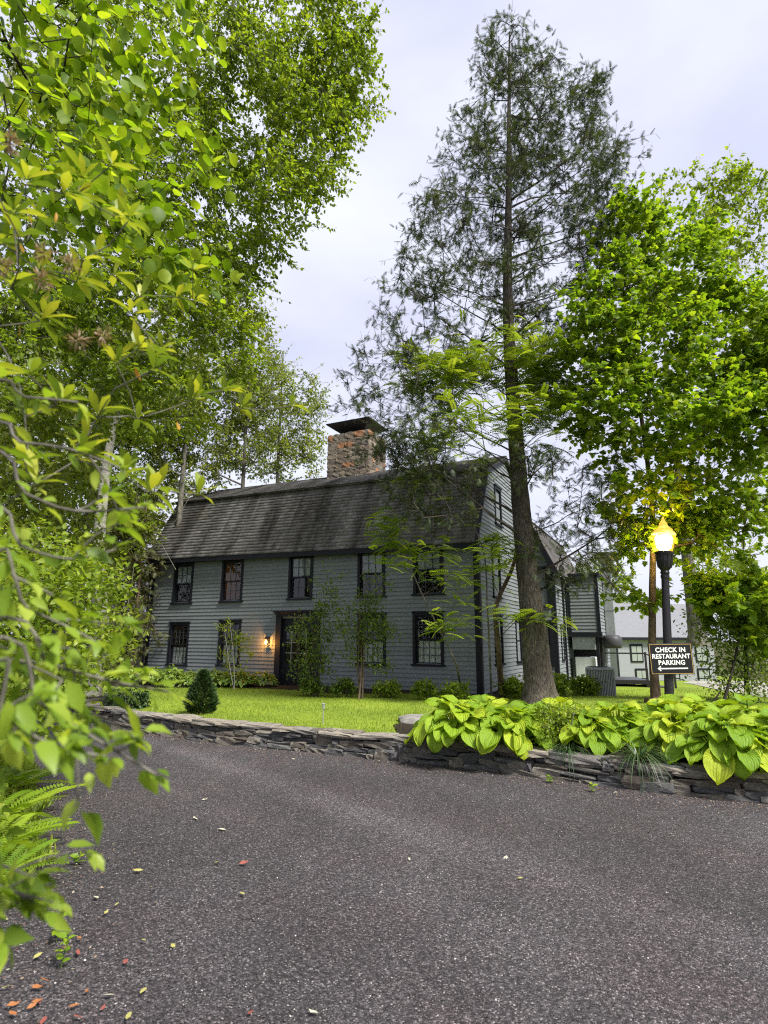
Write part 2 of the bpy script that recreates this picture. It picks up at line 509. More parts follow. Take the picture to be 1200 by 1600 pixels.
def place(name, me, mat, parent, p, d, s, roll=.5, up=None):
    """one leaf as an object of its own, sharing its mesh."""
    o = link(name, me, mat, parent)
    d = Vector(d).normalized()
    n = (Vector(up) if up is not None else Vector((0, 0, 1))) + Vector(rng.normal(0, roll, 3))
    y = n.cross(d).normalized(); z = d.cross(y)
    o.matrix_local = Matrix.Translation(Vector(p)) @ Matrix((d, y, z)).transposed().to_4x4() @ Matrix.Scale(s, 4)
    return o
def tubes(name, A, B, ra, rb, sides=5):
    A, B = np.asarray(A, float), np.asarray(B, float)
    d = unit(B - A)
    ref = np.where(np.abs(d[:, 2:3]) < .9, np.array([[0, 0, 1.0]]), np.array([[1.0, 0, 0]]))
    p = unit(np.cross(d, ref)); q = np.cross(d, p)
    th = np.arange(sides) * 2 * math.pi / sides
    ring = np.cos(th)[None, :, None] * p[:, None] + np.sin(th)[None, :, None] * q[:, None]
    V = np.concatenate([A[:, None] + ring * np.asarray(ra)[:, None, None], B[:, None] + ring * np.asarray(rb)[:, None, None]], 1)
    k = np.arange(sides)
    t = np.stack([k, (k + 1) % sides, sides + (k + 1) % sides, sides + k], 1)
    Fc = t[None] + (np.arange(len(A)) * 2 * sides)[:, None, None]
    return V.reshape(-1, 3), Fc.reshape(-1, 4)
def smoothpath(pts, step):
    pts = [Vector(p) for p in pts]
    out = []
    for i in range(len(pts) - 1):
        p0 = pts[max(i - 1, 0)]; p1 = pts[i]; p2 = pts[i + 1]; p3 = pts[min(i + 2, len(pts) - 1)]
        n = max(1, int((p2 - p1).length / step))
        for k in range(n):
            t = k / n
            out.append(.5 * ((2 * p1) + (p2 - p0) * t + (2 * p0 - 5 * p1 + 4 * p2 - p3) * t * t + (3 * p1 - p0 - 3 * p2 + p3) * t ** 3))
    out.append(pts[-1])
    return np.array([tuple(p) for p in out])
def trunk_mesh(name, path, radii, sides=14, flare=0.0, rough=.06):
    path = np.asarray(path); n = len(path)
    V = []
    for i in range(n):
        d = path[min(i + 1, n - 1)] - path[max(i - 1, 0)]
        d = d / np.linalg.norm(d)
        p = np.cross(d, (0, 1, .01)); p /= np.linalg.norm(p); q = np.cross(d, p)
        h = np.linalg.norm(path[i] - path[0])
        for k in range(sides):
            a = 2 * math.pi * k / sides
            fl = 1 + flare * math.exp(-h / .35) * (1 + .5 * math.sin(a * 5 + 1.3))
            r = radii[i] * fl * (1 + rng.normal(0, rough) * .5 + rough * math.sin(a * 3 + h * .7))
            V.append(path[i] + r * (math.cos(a) * p + math.sin(a) * q))
    Fc = [(i * sides + k, i * sides + (k + 1) % sides, (i + 1) * sides + (k + 1) % sides, (i + 1) * sides + k) for i in range(n - 1) for k in range(sides)]
    return npmesh(name, np.array(V), np.array(Fc), None, True)
def in_ellipsoids(E, n, shell=.5):
    """random points in the union of ellipsoids (cx,cy,cz,rx,ry,rz[,weight])."""
    wts = np.array([e[3] * e[5] * (e[6] if len(e) > 6 else 1) for e in E]); wts = wts / wts.sum()
    idx = rng.choice(len(E), n, p=wts)
    Ea = np.array([e[:6] for e in E])[idx]
    u = unit(rng.normal(size=(n, 3))); r = rng.random(n) ** (1 / 3)
    r = r * (1 - shell) + shell * (.75 + .25 * r)
    return Ea[:, :3] + u * r[:, None] * Ea[:, 3:]
def skeleton(trunk, targets, seg=.45, rise=.6, wob=.10, sag=0.0, prim=0):
    pos = list(map(np.array, trunk)); par = [-1] + list(range(len(trunk) - 1))
    nt_ = len(trunk)
    buf = np.zeros((nt_ + len(targets) * 40, 3)); buf[:nt_] = trunk; cnt = nt_
    order = np.argsort(np.min(np.linalg.norm(targets[:, None] - np.array(trunk)[None], axis=2), axis=1))
    tips = []
    order = np.concatenate([np.arange(prim), order[order >= prim]]).astype(int)
    for oi, ti in enumerate(order):
        t = targets[ti]
        dv = t - buf[:(nt_ if oi < prim else cnt)]
        ds = np.linalg.norm(dv, axis=1); hz = np.linalg.norm(dv[:, :2], axis=1)
        cost = ds + rise * np.maximum(0, .5 * hz - dv[:, 2])
        i = int(np.argmin(cost))
        a = buf[i].copy(); ln = ds[i]
        k = min(38, max(1, int(ln / seg)))
        prev = i
        side = rng.normal(0, wob * ln, 3)
        for j in range(1, k + 1):
            s = j / k
            p = a + (t - a) * s + side * math.sin(math.pi * s) * .6 + np.array((0, 0, -sag * ln * math.sin(math.pi * s)))
            if j < k: p = p + rng.normal(0, .03 * min(seg, 1), 3)
            buf[cnt] = p; par.append(prev); prev = cnt; cnt += 1
        tips.append((prev, ti))
    return buf[:cnt].copy(), np.array(par), nt_, tips
def radii_of(par, r0, nt_, trunk_r, ex=2.3):
    n = len(par); acc = np.zeros(n)
    for i in range(n - 1, -1, -1):
        if acc[i] == 0: acc[i] = r0 ** ex
        if par[i] >= 0: acc[par[i]] += acc[i]
    r = acc ** (1 / ex)
    r[:nt_] = trunk_r
    for i in range(nt_, n):
        pr = r[par[i]] * .85
        r[i] = min(r[i], pr)
    return np.maximum(r, r0 * .6)
def tree(name, label, cat, trunk, tr0, tr1, E, ntips, leaf, mat, barkm, group=None, size=(.05, .09), per=24, twig=.5, step=.5, rise=.6,
         sag=0.0, droop=.3, r0=.008, flare=.35, shell=.45, sides=12, tint=None, flat=.5, twigs=5, crown_name='crown', extra=None, seg=.45, bark2=None, spread=.7, obj_leaf=None, wob=.1, tap=.85, prim=0):
    """trunk + limbs that grow out to random tips inside the crown's volume + leaves round every tip."""
    path = smoothpath(trunk, step)
    base = path[0].copy()
    root = thing(name, label, cat, tuple(base), 0, group)
    path = path - base
    E = [(e[0] - base[0], e[1] - base[1], e[2] - base[2], *e[3:]) for e in E]
    tg = in_ellipsoids(E, ntips, shell)
    nreal = len(tg)
    if extra is not None: tg = np.concatenate([tg, np.array(extra) - base])
    n = len(path)
    trr = tr0 + (tr1 - tr0) * (np.linspace(0, 1, n) ** tap)
    pos, par, nt_, tips = skeleton(path, tg, seg, rise, wob, sag, prim)
    r = radii_of(par, r0, nt_, trr)
    link('trunk', trunk_mesh('trunk', path, trr, sides, flare), barkm, root)
    ids = np.arange(nt_, len(pos))
    a = pos[par[ids]]; b = pos[ids]
    rb = r[ids]; ra = np.minimum(r[par[ids]], rb * 1.25)
    big = rb > .03
    V = []; Fc = []; off = 0
    for msk, sd_ in ((big, 7), (~big, 4)):
        if msk.any():
            v, f_ = tubes('', a[msk], b[msk], ra[msk], rb[msk], sd_)
            V.append(v); Fc.append(f_ + off); off += len(v)
    # leaf-bearing twigs
    tipi = np.array([t[0] for t in tips if t[1] < nreal])
    tp = pos[tipi]; td = unit(tp - pos[par[tipi]])
    m = len(tp)
    tw_d = unit(np.repeat(td, twigs, 0) * .8 + rng.normal(0, spread, (m * twigs, 3)) * np.array((1, 1, .7)) + np.array((0, 0, -droop * .5)))
    tw_l = twig * rng.uniform(.5, 1.15, m * twigs)
    tw_a = np.repeat(tp, twigs, 0) - np.repeat(td, twigs, 0) * rng.uniform(0, .5 * twig, (m * twigs, 1))
    tw_b = tw_a + tw_d * tw_l[:, None]
    v, f_ = tubes('', tw_a, tw_b, np.full(len(tw_a), r0 * .6), np.full(len(tw_a), r0 * .25), 3)
    V.append(v); Fc.append(f_ + off)
    lm = npmesh('limbs', np.concatenate(V), Fc, None, True)
    link('limbs', lm, bark2 or barkm, root)
    k = max(1, per // twigs)
    M_ = len(tw_a)
    tpos = rng.uniform(.15, 1.05, (M_, k))
    P = (tw_a[:, None] + (tw_b - tw_a)[:, None] * tpos[..., None]).reshape(-1, 3)
    tdv = np.repeat(tw_d, k, 0)
    sd2 = unit(np.cross(tdv, rng.normal(size=tdv.shape)))
    D = tdv * .5 + sd2 * .8 + np.array((0, 0, -droop))
    S = rng.uniform(*size, len(P))
    rn = np.clip(rng.normal(.5, .2, len(P)) + np.repeat(rng.normal(0, .13, m), twigs * k)[:len(P)], 0, 1)
    if tint is not None: rn = np.clip(rn + tint(P), 0, 1)
    cm = leafmesh(crown_name, leaf, P, D, S, rn, None, flat)
    c = link(crown_name, cm, mat, root)
    c['kind'] = 'stuff'
    if obj_leaf:
        om, cnt, sz, omat = obj_leaf
        me = tpl_mesh('leaf', leaf)
        eye = np.array(EYE) - base
        sel = np.argsort(np.linalg.norm(P - eye, axis=1))[:cnt * 4]
        sel = rng.choice(sel, cnt, replace=False)
        for i in sel: place('leaf', me, omat, root, P[i] + rng.normal(0, .08, 3), D[i], rng.uniform(*sz), .5)
    return root

# ------------------------------------------------------------------ the ground
WALL = [(-14, 18.6), (-11, 16.7), (-8.74, 15.39), (-6.38, 13.84), (-4.79, 12.73), (-3.29, 11.80), (-2.0, 11.27), (-.77, 10.72), (.54, 10.08), (1.63, 9.52), (2.39, 9.0), (3.16, 8.49), (3.85, 8.11), (4.46, 7.86), (4.9, 7.72), (6.5, 7.35), (9, 7.0), (14, 6.6), (40, 5)]
_wx = np.array([p[0] for p in WALL]); _wy = np.array([p[1] for p in WALL])
def wall_y(x): return np.interp(x, _wx, _wy)
def sst(a, b, x):
    t = np.clip((x - a) / (b - a), 0, 1); return t * t * (3 - 2 * t)
def lawn_h(x, y):
    return .31 + .14 * sst(3, 6.5, x) * (1 - sst(15.5, 18.5, y)) - 1.95 * sst(22, 50, y) * sst(2, 12, x) - .03 * sst(-4, -9, x) + .02 * np.sin(x * 1.3) * np.sin(y * 1.1)
def verge_x(y): return np.interp(y, [-8, 3, 4.3, 5.1, 5.9, 7, 8.8, 10, 11.4, 13.3, 20], [-6, -3.3, -2.85, -3.1, -3.3, -3.95, -5.1, -5.95, -7.0, -8.4, -13]) - .10 * np.sin(np.asarray(y) * 3.1) - .06 * np.sin(np.asarray(y) * 7.3)
def gridmesh(name, X, Y, Zf, mat, label=None):
    ny, nx = X.shape
    V = np.stack([X, Y, Zf], -1).reshape(-1, 3)
    i = np.arange(ny - 1)[:, None] * nx + np.arange(nx - 1)[None]
    Fc = np.stack([i, i + 1, i + nx + 1, i + nx], -1).reshape(-1, 4)
    o = link(name, npmesh(name, V, Fc, None, True), mat)
    o['kind'] = 'structure'
    return o
# base terrain out to the horizon
gx = np.concatenate([np.linspace(-600, -60, 8), np.linspace(-50, 60, 56), np.linspace(80, 600, 8)])
gy = np.concatenate([np.linspace(-200, -20, 6), np.linspace(-12, 70, 52), np.linspace(90, 900, 8)])
X, Y = np.meshgrid(gx, gy)
Zb = -.10 + 0 * X
Zb = np.where(X < verge_x(Y) - .3, .02 + .12 * sst(0, 3, verge_x(Y) - X) + .05 * np.sin(X * 2) * np.sin(Y * 1.6), Zb)
Zb = np.where(Y > wall_y(X) + 2.6, lawn_h(X, Y) - .12, np.where((X > verge_x(Y) + .8), -.3, Zb))
Zb = np.where(Y > 60, -2.1 + .5 * sst(80, 300, Y), Zb)
Zb = np.where((Y > 30) & (X < 0), .2, Zb)
gridmesh('terrain', X, Y, Zb, 'forest_floor')
# driveway
ty = np.linspace(-8, 20, 113); tx = np.linspace(0, 1, 80)
T, Y = np.meshgrid(tx, ty)
xr = np.where(Y < 6, 30.0, np.interp(-Y, -_wy, _wx)) + .25
xl = verge_x(Y) - .35
X = xl + (xr - xl) * T
Zd = .012 * np.sin(X * .9 + Y * .5) - .02 * (1 - sst(0, .12, T))
gridmesh('driveway', X, Y, Zd, 'asphalt')
# lawn behind the dry wall
T, X = np.meshgrid(np.linspace(0, 1, 90), np.linspace(-13.9, 34, 160), indexing='ij')
Y = wall_y(X) + .22 + (60 - wall_y(X)) * T ** 1.6
gridmesh('lawn', X, Y, lawn_h(X, Y), 'lawn')
def patch(name, pts_front, pts_back, lift, mat, nx=40, ny=10):
    s = np.linspace(0, 1, nx); pf = np.array(pts_front); pb = np.array(pts_back)
    def at(p):
        q = np.linspace(0, 1, len(p)); return np.stack([np.interp(s, q, p[:, 0]), np.interp(s, q, p[:, 1])], -1)
    a, b = at(pf), at(pb); t = np.linspace(0, 1, ny)[:, None, None]
    Q = a[None] * (1 - t) + b[None] * t
    return gridmesh(name, Q[..., 0], Q[..., 1], lawn_h(Q[..., 0], Q[..., 1]) + lift * np.sin(np.pi * np.clip(t[..., 0] * .9 + .05, 0, 1)) ** .5, mat)
TH = rad(26.4)
HA = np.array((math.cos(TH), -math.sin(TH))); HB = np.array((math.sin(TH), math.cos(TH))); HC = np.array((3.01, 18.36))
def hw(a, b): return tuple(HC + HA * a + HB * b)
patch('planting_bed', [hw(-15, -3.2), hw(-12.5, -3.0), hw(-10, -2.6), hw(-8.2, -1.7), hw(-6.5, -1.6), hw(-4, -1.75), hw(-2.6, -1.0), hw(0, -.55), hw(.9, -.5)], [hw(-15, .1), hw(.9, .1)], .035, 'mulch')
patch('planting_bed', [(-10.6, 16.9), (-9.4, 16.2), (-8.4, 15.6), (-7.6, 15.1), (-7.0, 15.2)], [(-12, 20), (-9, 18.2), (-8, 17.5), (-7.4, 16.9), (-6.9, 15.6)], .03, 'mulch')
patch('planting_bed', [(.3, 10.55), (1.63, 9.85), (2.39, 9.3), (3.16, 8.8), (3.85, 8.42), (4.9, 8.02), (6.5, 7.65), (9, 7.3)], [(.2, 12.0), (1.2, 12.8), (2.4, 12.4), (4, 11.4), (6, 11.2), (8, 11), (10, 10.6)], .04, 'mulch')
patch('planting_bed', [hw(.1, -.5), hw(.9, 1), hw(1.1, 3), hw(1.9, 5)], [hw(0, -.4), hw(0, 1), hw(0, 3), hw(.1, 5.4)], .03, 'mulch')
patch('parking_area', [(10.5, 15), (14, 13.5), (20, 12), (34, 11)], [(12, 24), (16, 30), (22, 34), (34, 40)], .02, 'gravel')

# loose stones and crumbs on the drive, largest close by
n = 26000
py_ = 2.6 + 8.5 * rng.random(n) ** 1.6
px_ = rng.uniform(-1, 1, n) * (py_ * .75 + .4)
ok = (px_ > verge_x(py_)) & (py_ < wall_y(px_) - .05)
P = np.stack([px_, py_, .012 * np.sin(px_ * .9 + py_ * .5) + .002], -1)[ok]
OCT = (np.array([(1, 0, 0), (-.9, .2, 0), (0, 1, .1), (.1, -1, 0), (0, 0, .7), (0, 0, -.4)], float), np.array([(0, 2, 4), (2, 1, 4), (1, 3, 4), (3, 0, 4)]))
D = rng.normal(size=(len(P), 3)) * np.array((1, 1, .15))
me = leafmesh('loose_stones', OCT, P, D, rng.uniform(.003, .0075, len(P)) * (1 + .5 * (rng.random(len(P)) > .97)), None, None, .3)
m_, t_, o_ = newmat('loose_stone')
principled(t_, o_, ramp(t_, [(0, (.03, .028, .03)), (.5, (.065, .06, .062)), (.85, (.13, .125, .12)), (.97, (.25, .24, .22)), (1, (.5, .48, .45))], attr(t_)), .85, .3)
tag(link('loose_stones', me, 'loose_stone'), 'loose dark stone crumbs strewn over the driveway', 'gravel', kind='stuff')

# litter of bud scales and leaf scraps swept against the wall and along the verge
n = 5200
sx_ = rng.uniform(-7, 5.2, n); k_ = rng.random(n) < .72
yy_ = np.where(k_, wall_y(sx_) - .04 - np.abs(rng.normal(0, .38, n)), rng.uniform(3.4, 9, n))
xx_ = np.where(k_, sx_, verge_x(yy_) + np.abs(rng.normal(0, .5, n)))
P = np.stack([xx_, yy_, .012 * np.sin(xx_ * .9 + yy_ * .5) + .006], -1)
FLK = (np.array([(0, 0, 0), (.5, .25, .12), (1, 0, .05), (.5, -.25, .0)]), np.array([(0, 2, 1), (0, 3, 2)]))
D = rng.normal(size=(n, 3)) * np.array((1, 1, .1))
m_, t_, o_ = newmat('leaf_scrap')
principled(t_, o_, ramp(t_, [(0, (.10, .05, .035)), (.4, (.17, .09, .06)), (.7, (.22, .16, .10)), (.9, (.33, .28, .19)), (1, (.45, .42, .33))], attr(t_)), .8, .2)
tag(link('leaf_litter', leafmesh('leaf_litter', FLK, P, D, rng.uniform(.010, .028, n), None, None, .25), 'leaf_scrap'), 'fine reddish leaf litter swept along the foot of the stone wall', 'leaf litter', kind='stuff')
# grass blades on the lawn
n = 95000
gx_ = rng.uniform(-9, 12, n); gy_ = wall_y(gx_) + .3 + 13 * rng.random(n) ** 1.3
q = np.stack([gx_, gy_], -1) - HC
ha, hb = q @ HA, q @ HB
fr = np.interp(ha, [-15, -12.5, -10, -8.2, -6.5, -4, -2.6, 0, .9], [-3.2, -3.0, -2.6, -1.7, -1.6, -1.75, -1.0, -.55, -.5])
ok = ~((ha > -15.5) & (ha < .9) & (hb > fr)) & ~((ha >= .9) & (ha < 3) & (hb > 5)) & ~((ha >= 0) & (ha < 1.1) & (hb > -.3) & (hb < 6))
ok &= ~((gx_ > .6) & (gy_ < np.interp(gx_, [.6, 1.2, 2.4, 4, 6, 8, 10], [12.2, 12.8, 12.4, 11.4, 11.2, 11, 10.6])))
ok &= ~((gx_ < -7.2) & (gy_ < np.interp(gx_, [-12, -9, -8, -7.4, -6.9], [20, 18.2, 17.5, 16.9, 15.6])))
P = np.stack([gx_, gy_, lawn_h(gx_, gy_) - .004], -1)[ok]
BLADE = (np.array([(0, .09, 0), (0, -.09, 0), (1, 0, 0)]), np.array([(0, 1, 2)]))
D = rng.normal(0, .55, (len(P), 3)); D[:, 2] = 1
me = leafmesh('grass_blades', BLADE, P, D, rng.uniform(.035, .075, len(P)), rng.normal(.47, .2, len(P)) + .22 * np.sin(P[:, 0] * 1.7 + P[:, 1]) * np.sin(P[:, 1] * 1.3 - P[:, 0] * .6) + .12 * np.sin(P[:, 0] * 4.1) * np.sin(P[:, 1] * 3.7), rng.normal(size=(len(P), 3)), .1)
tag(link('grass_blades', me, 'grass_blade'), 'short bright green mown lawn grass in front of the house', 'grass', kind='stuff')

# ------------------------------------------------------------------ dry stone retaining wall
def stone_variants(name, k, seed, sub=1, jit=.16):
    out = []
    r = np.random.default_rng(seed)
    for i in range(k):
        bm = bmesh.new()
        bmesh.ops.create_cube(bm, size=1)
        bmesh.ops.subdivide_edges(bm, edges=list(bm.edges), cuts=1, use_grid_fill=True)
        for v in bm.verts:
            c = v.co; ln = c.length
            v.co = c * (1 - .10 * (ln > .8)) + Vector(r.normal(0, jit * .32, 3)) * (.9 if ln > .6 else .7)
        me = bpy.data.meshes.new(name); bm.to_mesh(me); bm.free()
        out.append(me)
    return out
wall = thing('dry_stone_wall', 'long low dry-stacked grey stone retaining wall along the driveway edge', 'wall', (0, 0, 0))
SV = stone_variants('stone', 10, 3); CV = stone_variants('cap_stone', 6, 5, jit=.10)
for me in SV: me.materials.append(MATS['wall_stone'])
for me in CV: me.materials.append(MATS['cap_stone'])
wp = np.array([p for p in WALL if -9.5 < p[0] < 9.5])
wp = smoothpath([(x, y, 0) for x, y in wp], .1)[:, :2]
sl = np.concatenate([[0], np.cumsum(np.linalg.norm(np.diff(wp, axis=0), axis=1))])
def wat(s):
    p = np.array((np.interp(s, sl, wp[:, 0]), np.interp(s, sl, wp[:, 1])))
    p2 = np.array((np.interp(s + .05, sl, wp[:, 0]), np.interp(s + .05, sl, wp[:, 1])))
    p1 = np.array((np.interp(s - .05, sl, wp[:, 0]), np.interp(s - .05, sl, wp[:, 1])))
    d = p2 - p1; return p, math.atan2(d[1], d[0])
s_end = sl[-1]
def wtop(s):
    x = np.interp(s, sl, wp[:, 0]); return .37 + .02 * math.sin(s * 1.3) - .03 * (x > 2.5) + .02 * (x < -4)
z = -.03; course = 0
nst = 0
while z < .30:
    s = rng.uniform(0, .2)
    near = True
    hb_ = [.085, .075, .08, .07, .075, .07][course % 6]
    while s < s_end:
        x = np.interp(s, sl, wp[:, 0])
        ln = rng.uniform(.2, .62) if rng.random() > .15 else rng.uniform(.1, .18)
        h = hb_ * rng.uniform(.75, 1.25)
        if rng.random() < .16 and z < .2: h = hb_ * 1.9; ln *= .8
        p, an = wat(s + ln / 2)
        inv = np.array((-math.sin(an), math.cos(an)))
        p = p + inv * (.14 + .03 * course + rng.normal(0, .018))
        o = link('stone', SV[rng.integers(len(SV))], None, wall)
        o.location = (p[0], p[1], z + max(hb_, h * .9) / 2 + rng.normal(0, .008))
        o.scale = (ln * 1.04, .30, h * 1.12)
        o.rotation_euler = (rng.normal(0, .06), rng.normal(0, .05), an + rng.normal(0, .06))
        s += ln + .008; nst += 1
    z += hb_; course += 1
s = 0
while s < s_end:
    ln = rng.uniform(.35, .8)
    p, an = wat(s + ln / 2); inv = np.array((-math.sin(an), math.cos(an))); p = p + inv * (.24 + rng.normal(0, .02))
    o = link('cap_stone', CV[rng.integers(len(CV))], None, wall)
    hh = rng.uniform(.05, .075)
    o.location = (p[0], p[1], wtop(s) - hh / 2 - .01); o.scale = (ln * 1.0, rng.uniform(.34, .44), hh * 1.25)
    o.rotation_euler = (rng.normal(0, .04), rng.normal(0, .03), an + rng.normal(0, .05))
    s += ln + .006
core = MB()
for i in range(0, len(wp) - 3, 3):
    a, b = wp[i], wp[i + 3]; d = (b - a) / np.linalg.norm(b - a); inv = np.array((-d[1], d[0]))
    q = [(*(a + inv * .2), -.1), (*(b + inv * .2), -.1), (*(b + inv * .24), .31), (*(a + inv * .24), .31)]
    core.quad(*q)
    core.quad((*(a + inv * .24), .31), (*(b + inv * .24), .31), (*(b + inv * .55), .30), (*(a + inv * .55), .30))
core.build('earth_fill', 'mulch', wall)

# ------------------------------------------------------------------ the house
HZ = .30
house = thing('gambrel_house', 'large dark grey clapboard house with gambrel roof and stone chimney', 'house', (HC[0], HC[1], HZ), -TH)
wing = thing('rear_wing', 'grey clapboard rear wing with overhanging box and metal vent behind the big trunk', 'building', (HC[0], HC[1], HZ), -TH)
LEN, DEP, EAV = 14.4, 7.6, 4.72
EXP = .14
bm_ = MB(); bm_.v = [(0, -.004, -.01), (1, -.004, -.01), (1, -.036, -.002), (0, -.036, -.002), (0, -.002, 1), (1, -.002, 1), (1, -.007, 1), (0, -.007, 1)]
bm_.v = [(x, y, zz * (EXP + .02) if zz == 1 else zz) for x, y, zz in bm_.v]
bm_.f = [(3, 2, 1, 0), (4, 5, 6, 7), (2, 3, 7, 6), (0, 3, 7, 4)[::-1], (1, 2, 6, 5)]
BOARD = bpy.data.meshes.new('clapboard'); BOARD.from_pydata(bm_.v, [], bm_.f); BOARD.materials.append(MATS['siding'])
def boards(wallobj, z0, z1, span, openings, rnd=.002):
    k_ = 0
    """one object per clapboard run: courses cut round the openings. span(z)->(x0,x1)."""
    z = z0
    while z < z1 - .02:
        x0, x1 = span(z + EXP)
        runs = [(x0, x1)]
        for (a0, a1, b0, b1) in openings:
            if z + EXP > b0 + .02 and z < b1 - .02:
                nr = []
                for r0, r1 in runs:
                    if a1 <= r0 or a0 >= r1: nr.append((r0, r1)); continue
                    if a0 > r0: nr.append((r0, a0))
                    if a1 < r1: nr.append((a1, r1))
                runs = nr
        cut = []
        for r0, r1 in runs:
            if r1 - r0 > 3.6:
                j = r0 + (r1 - r0) * rng.uniform(.25, .75); cut += [(r0, j - .0025), (j + .0025, r1)]
            else: cut.append((r0, r1))
        for r0, r1 in cut:
            if r1 - r0 < .05: continue
            o = link('clapboard', BOARD, None, wallobj)
            o.location = (r0, rng.normal(0, .0012), z + rng.normal(0, .0015)); o.scale = (r1 - r0, 1, min(1, (z1 - z) / EXP) if z1 - z < EXP else 1)
        z += EXP
def wallcore(name, w0, w1, z0, z1, openings, mat, parent, th=.14):
    xs = sorted({w0, w1, *[v for o in openings for v in o[:2] if w0 < v < w1]}); zs = sorted({z0, z1, *[v for o in openings for v in o[2:] if z0 < v < z1]})
    b = MB()
    for i in range(len(xs) - 1):
        for j in range(len(zs) - 1):
            cx, cz = (xs[i] + xs[i + 1]) / 2, (zs[j] + zs[j + 1]) / 2
            if any(o[0] < cx < o[1] and o[2] < cz < o[3] for o in openings): continue
            b.box(xs[i], xs[i + 1], 0, th, zs[j], zs[j + 1])
    return b.build(name, mat, parent)
# windows: one of each kind, then copies that share their meshes
def window_parts(W_, H_, cols, rows, curtain, shade):
    P_ = {}
    b = MB(); c = .10
    b.box(-W_ / 2, -W_ / 2 + c, -.055, .05, 0, H_); b.box(W_ / 2 - c, W_ / 2, -.055, .05, 0, H_)
    b.box(-W_ / 2 + c, W_ / 2 - c, -.058, .05, H_ - c, H_); b.box(-W_ / 2 - .03, W_ / 2 + .03, -.085, .02, H_, H_ + .045)
    P_['window'] = (b, 'trim')
    P_['sill'] = (MB().box(-W_ / 2 - .05, W_ / 2 + .05, -.10, .06, -.06, .0), 'trim')
    x0, x1, z0, z1 = -W_ / 2 + c, W_ / 2 - c, .0, H_ - c
    zm = (z0 + z1) / 2; g = .05
    for nm, y0, za, zb in (('upper_sash', .0, zm - .025, z1), ('lower_sash', .045, z0, zm + .025)):
        b = MB()
        b.box(x0, x0 + g, y0, y0 + .04, za, zb).box(x1 - g, x1, y0, y0 + .04, za, zb).box(x0 + g, x1 - g, y0 + .001, y0 + .039, za, za + g).box(x0 + g, x1 - g, y0 + .001, y0 + .039, zb - g, zb)
        P_[nm] = (b, 'trim')
        m = MB()
        for k in range(1, cols):
            xx = x0 + g + (x1 - x0 - 2 * g) * k / cols; m.box(xx - .010, xx + .010, y0 + .008, y0 + .032, za + g, zb - g)
        for k in range(1, rows):
            zz = za + g + (zb - za - 2 * g) * k / rows; m.box(x0 + g, x1 - g, y0 + .010, y0 + .030, zz - .010, zz + .010)
        P_[nm.split('_')[0] + '_muntins'] = (m, 'muntin')
        P_[nm.split('_')[0] + '_pane'] = (MB().quad((x0 + g, y0 + .02, za + g), (x1 - g, y0 + .02, za + g), (x1 - g, y0 + .02, zb - g), (x0 + g, y0 + .02, zb - g)), 'glass')
    if curtain:
        b = MB(); n = 40
        for k in range(n):
            def pt(q, zz):
                x = x0 + .05 + (x1 - x0 - .1) * q / n
                return (x, .115 + .018 * math.sin(q * 1.25 + .4 * math.sin(q)), zz)
            b.quad(pt(k, z0 + .05), pt(k + 1, z0 + .05), pt(k + 1, zm * curtain), pt(k, zm * curtain))
        P_['curtain'] = (b, 'curtain')
    if shade:
        P_['blind'] = (MB().box(x0 + .02, x1 - .02, .047, .052, zm + (z1 - zm) * (1 - shade), z1), 'shade')
    return P_
paint('muntin', (.045, .05, .06), .4, .1, 12, .0005)
_wm = {}
def window(parent, kind, x, z, W_=1.08, H_=1.66, rot=0, off=(0, 0), cols=3, rows=2, curtain=0, shade=0):
    key = (kind, W_, H_)
    if key not in _wm:
        _wm[key] = {}
        for nm, (b, mt) in window_parts(W_, H_, cols, rows, curtain, shade).items():
            o = b.build(nm, mt); _wm[key][nm] = o.data; bpy.data.objects.remove(o)
    main = link('window', _wm[key]['window'], None, parent)
    main.location = (off[0] + x * math.cos(rot), off[1] + x * math.sin(rot), z); main.rotation_euler = (0, 0, rot)
    for nm, me in _wm[key].items():
        if nm != 'window': link(nm, me, None, main)
    return main
WW, WH = 1.08, 1.64
lowers = [(-12.62, .62, 'c1'), (-9.98, .67, 'c2'), (-3.80, .84, 'c2'), (-1.73, .87, 'c2')]
uppers = [(-12.62, 3.06, 's'), (-10.02, 3.08, 'o'), (-6.78, 3.10, 's'), (-3.83, 3.10, 's'), (-1.70, 3.12, 's')]
DX0, DX1, DZ = -7.78, -5.86, 2.44
ops = [(x - WW / 2, x + WW / 2, z, z + WH) for x, z, _ in lowers + uppers] + [(DX0, DX1, -.3, DZ)]
fw = wallcore('front_wall', -LEN, 0, -.35, EAV + .22, [(a + .06, b - .06, c + .02, d - .06) for a, b, c, d in ops], 'siding', house)
boards(fw, -.12, EAV + .2, lambda z: (-LEN + .14, -.14), ops)
for x, z, k in lowers:
    window(house, k, x, z, WW, WH, cols=4, rows=3, curtain=.95 if k == 'c2' else .85, shade=0)
for x, z, k in uppers:
    window(house, k, x, z, WW, WH, cols=3, rows=2, curtain=0, shade=.92 if k == 's' else 0)
MB().box(-LEN - .03, -LEN + .14, -.045, .12, -.3, EAV + .1).build('corner_board', 'trim', house)
MB().box(-.14, .032, -.045, .13, -.3, EAV + .1).build('corner_board', 'trim', house)
MB().box(-LEN, -.145, -.05, .0, EAV - .02, EAV + .3).build('frieze_board', 'trim', house)
MB().box(-LEN - .02, .02, .004, .3, -.6, -.12).build('foundation', 'grey_rock', house)
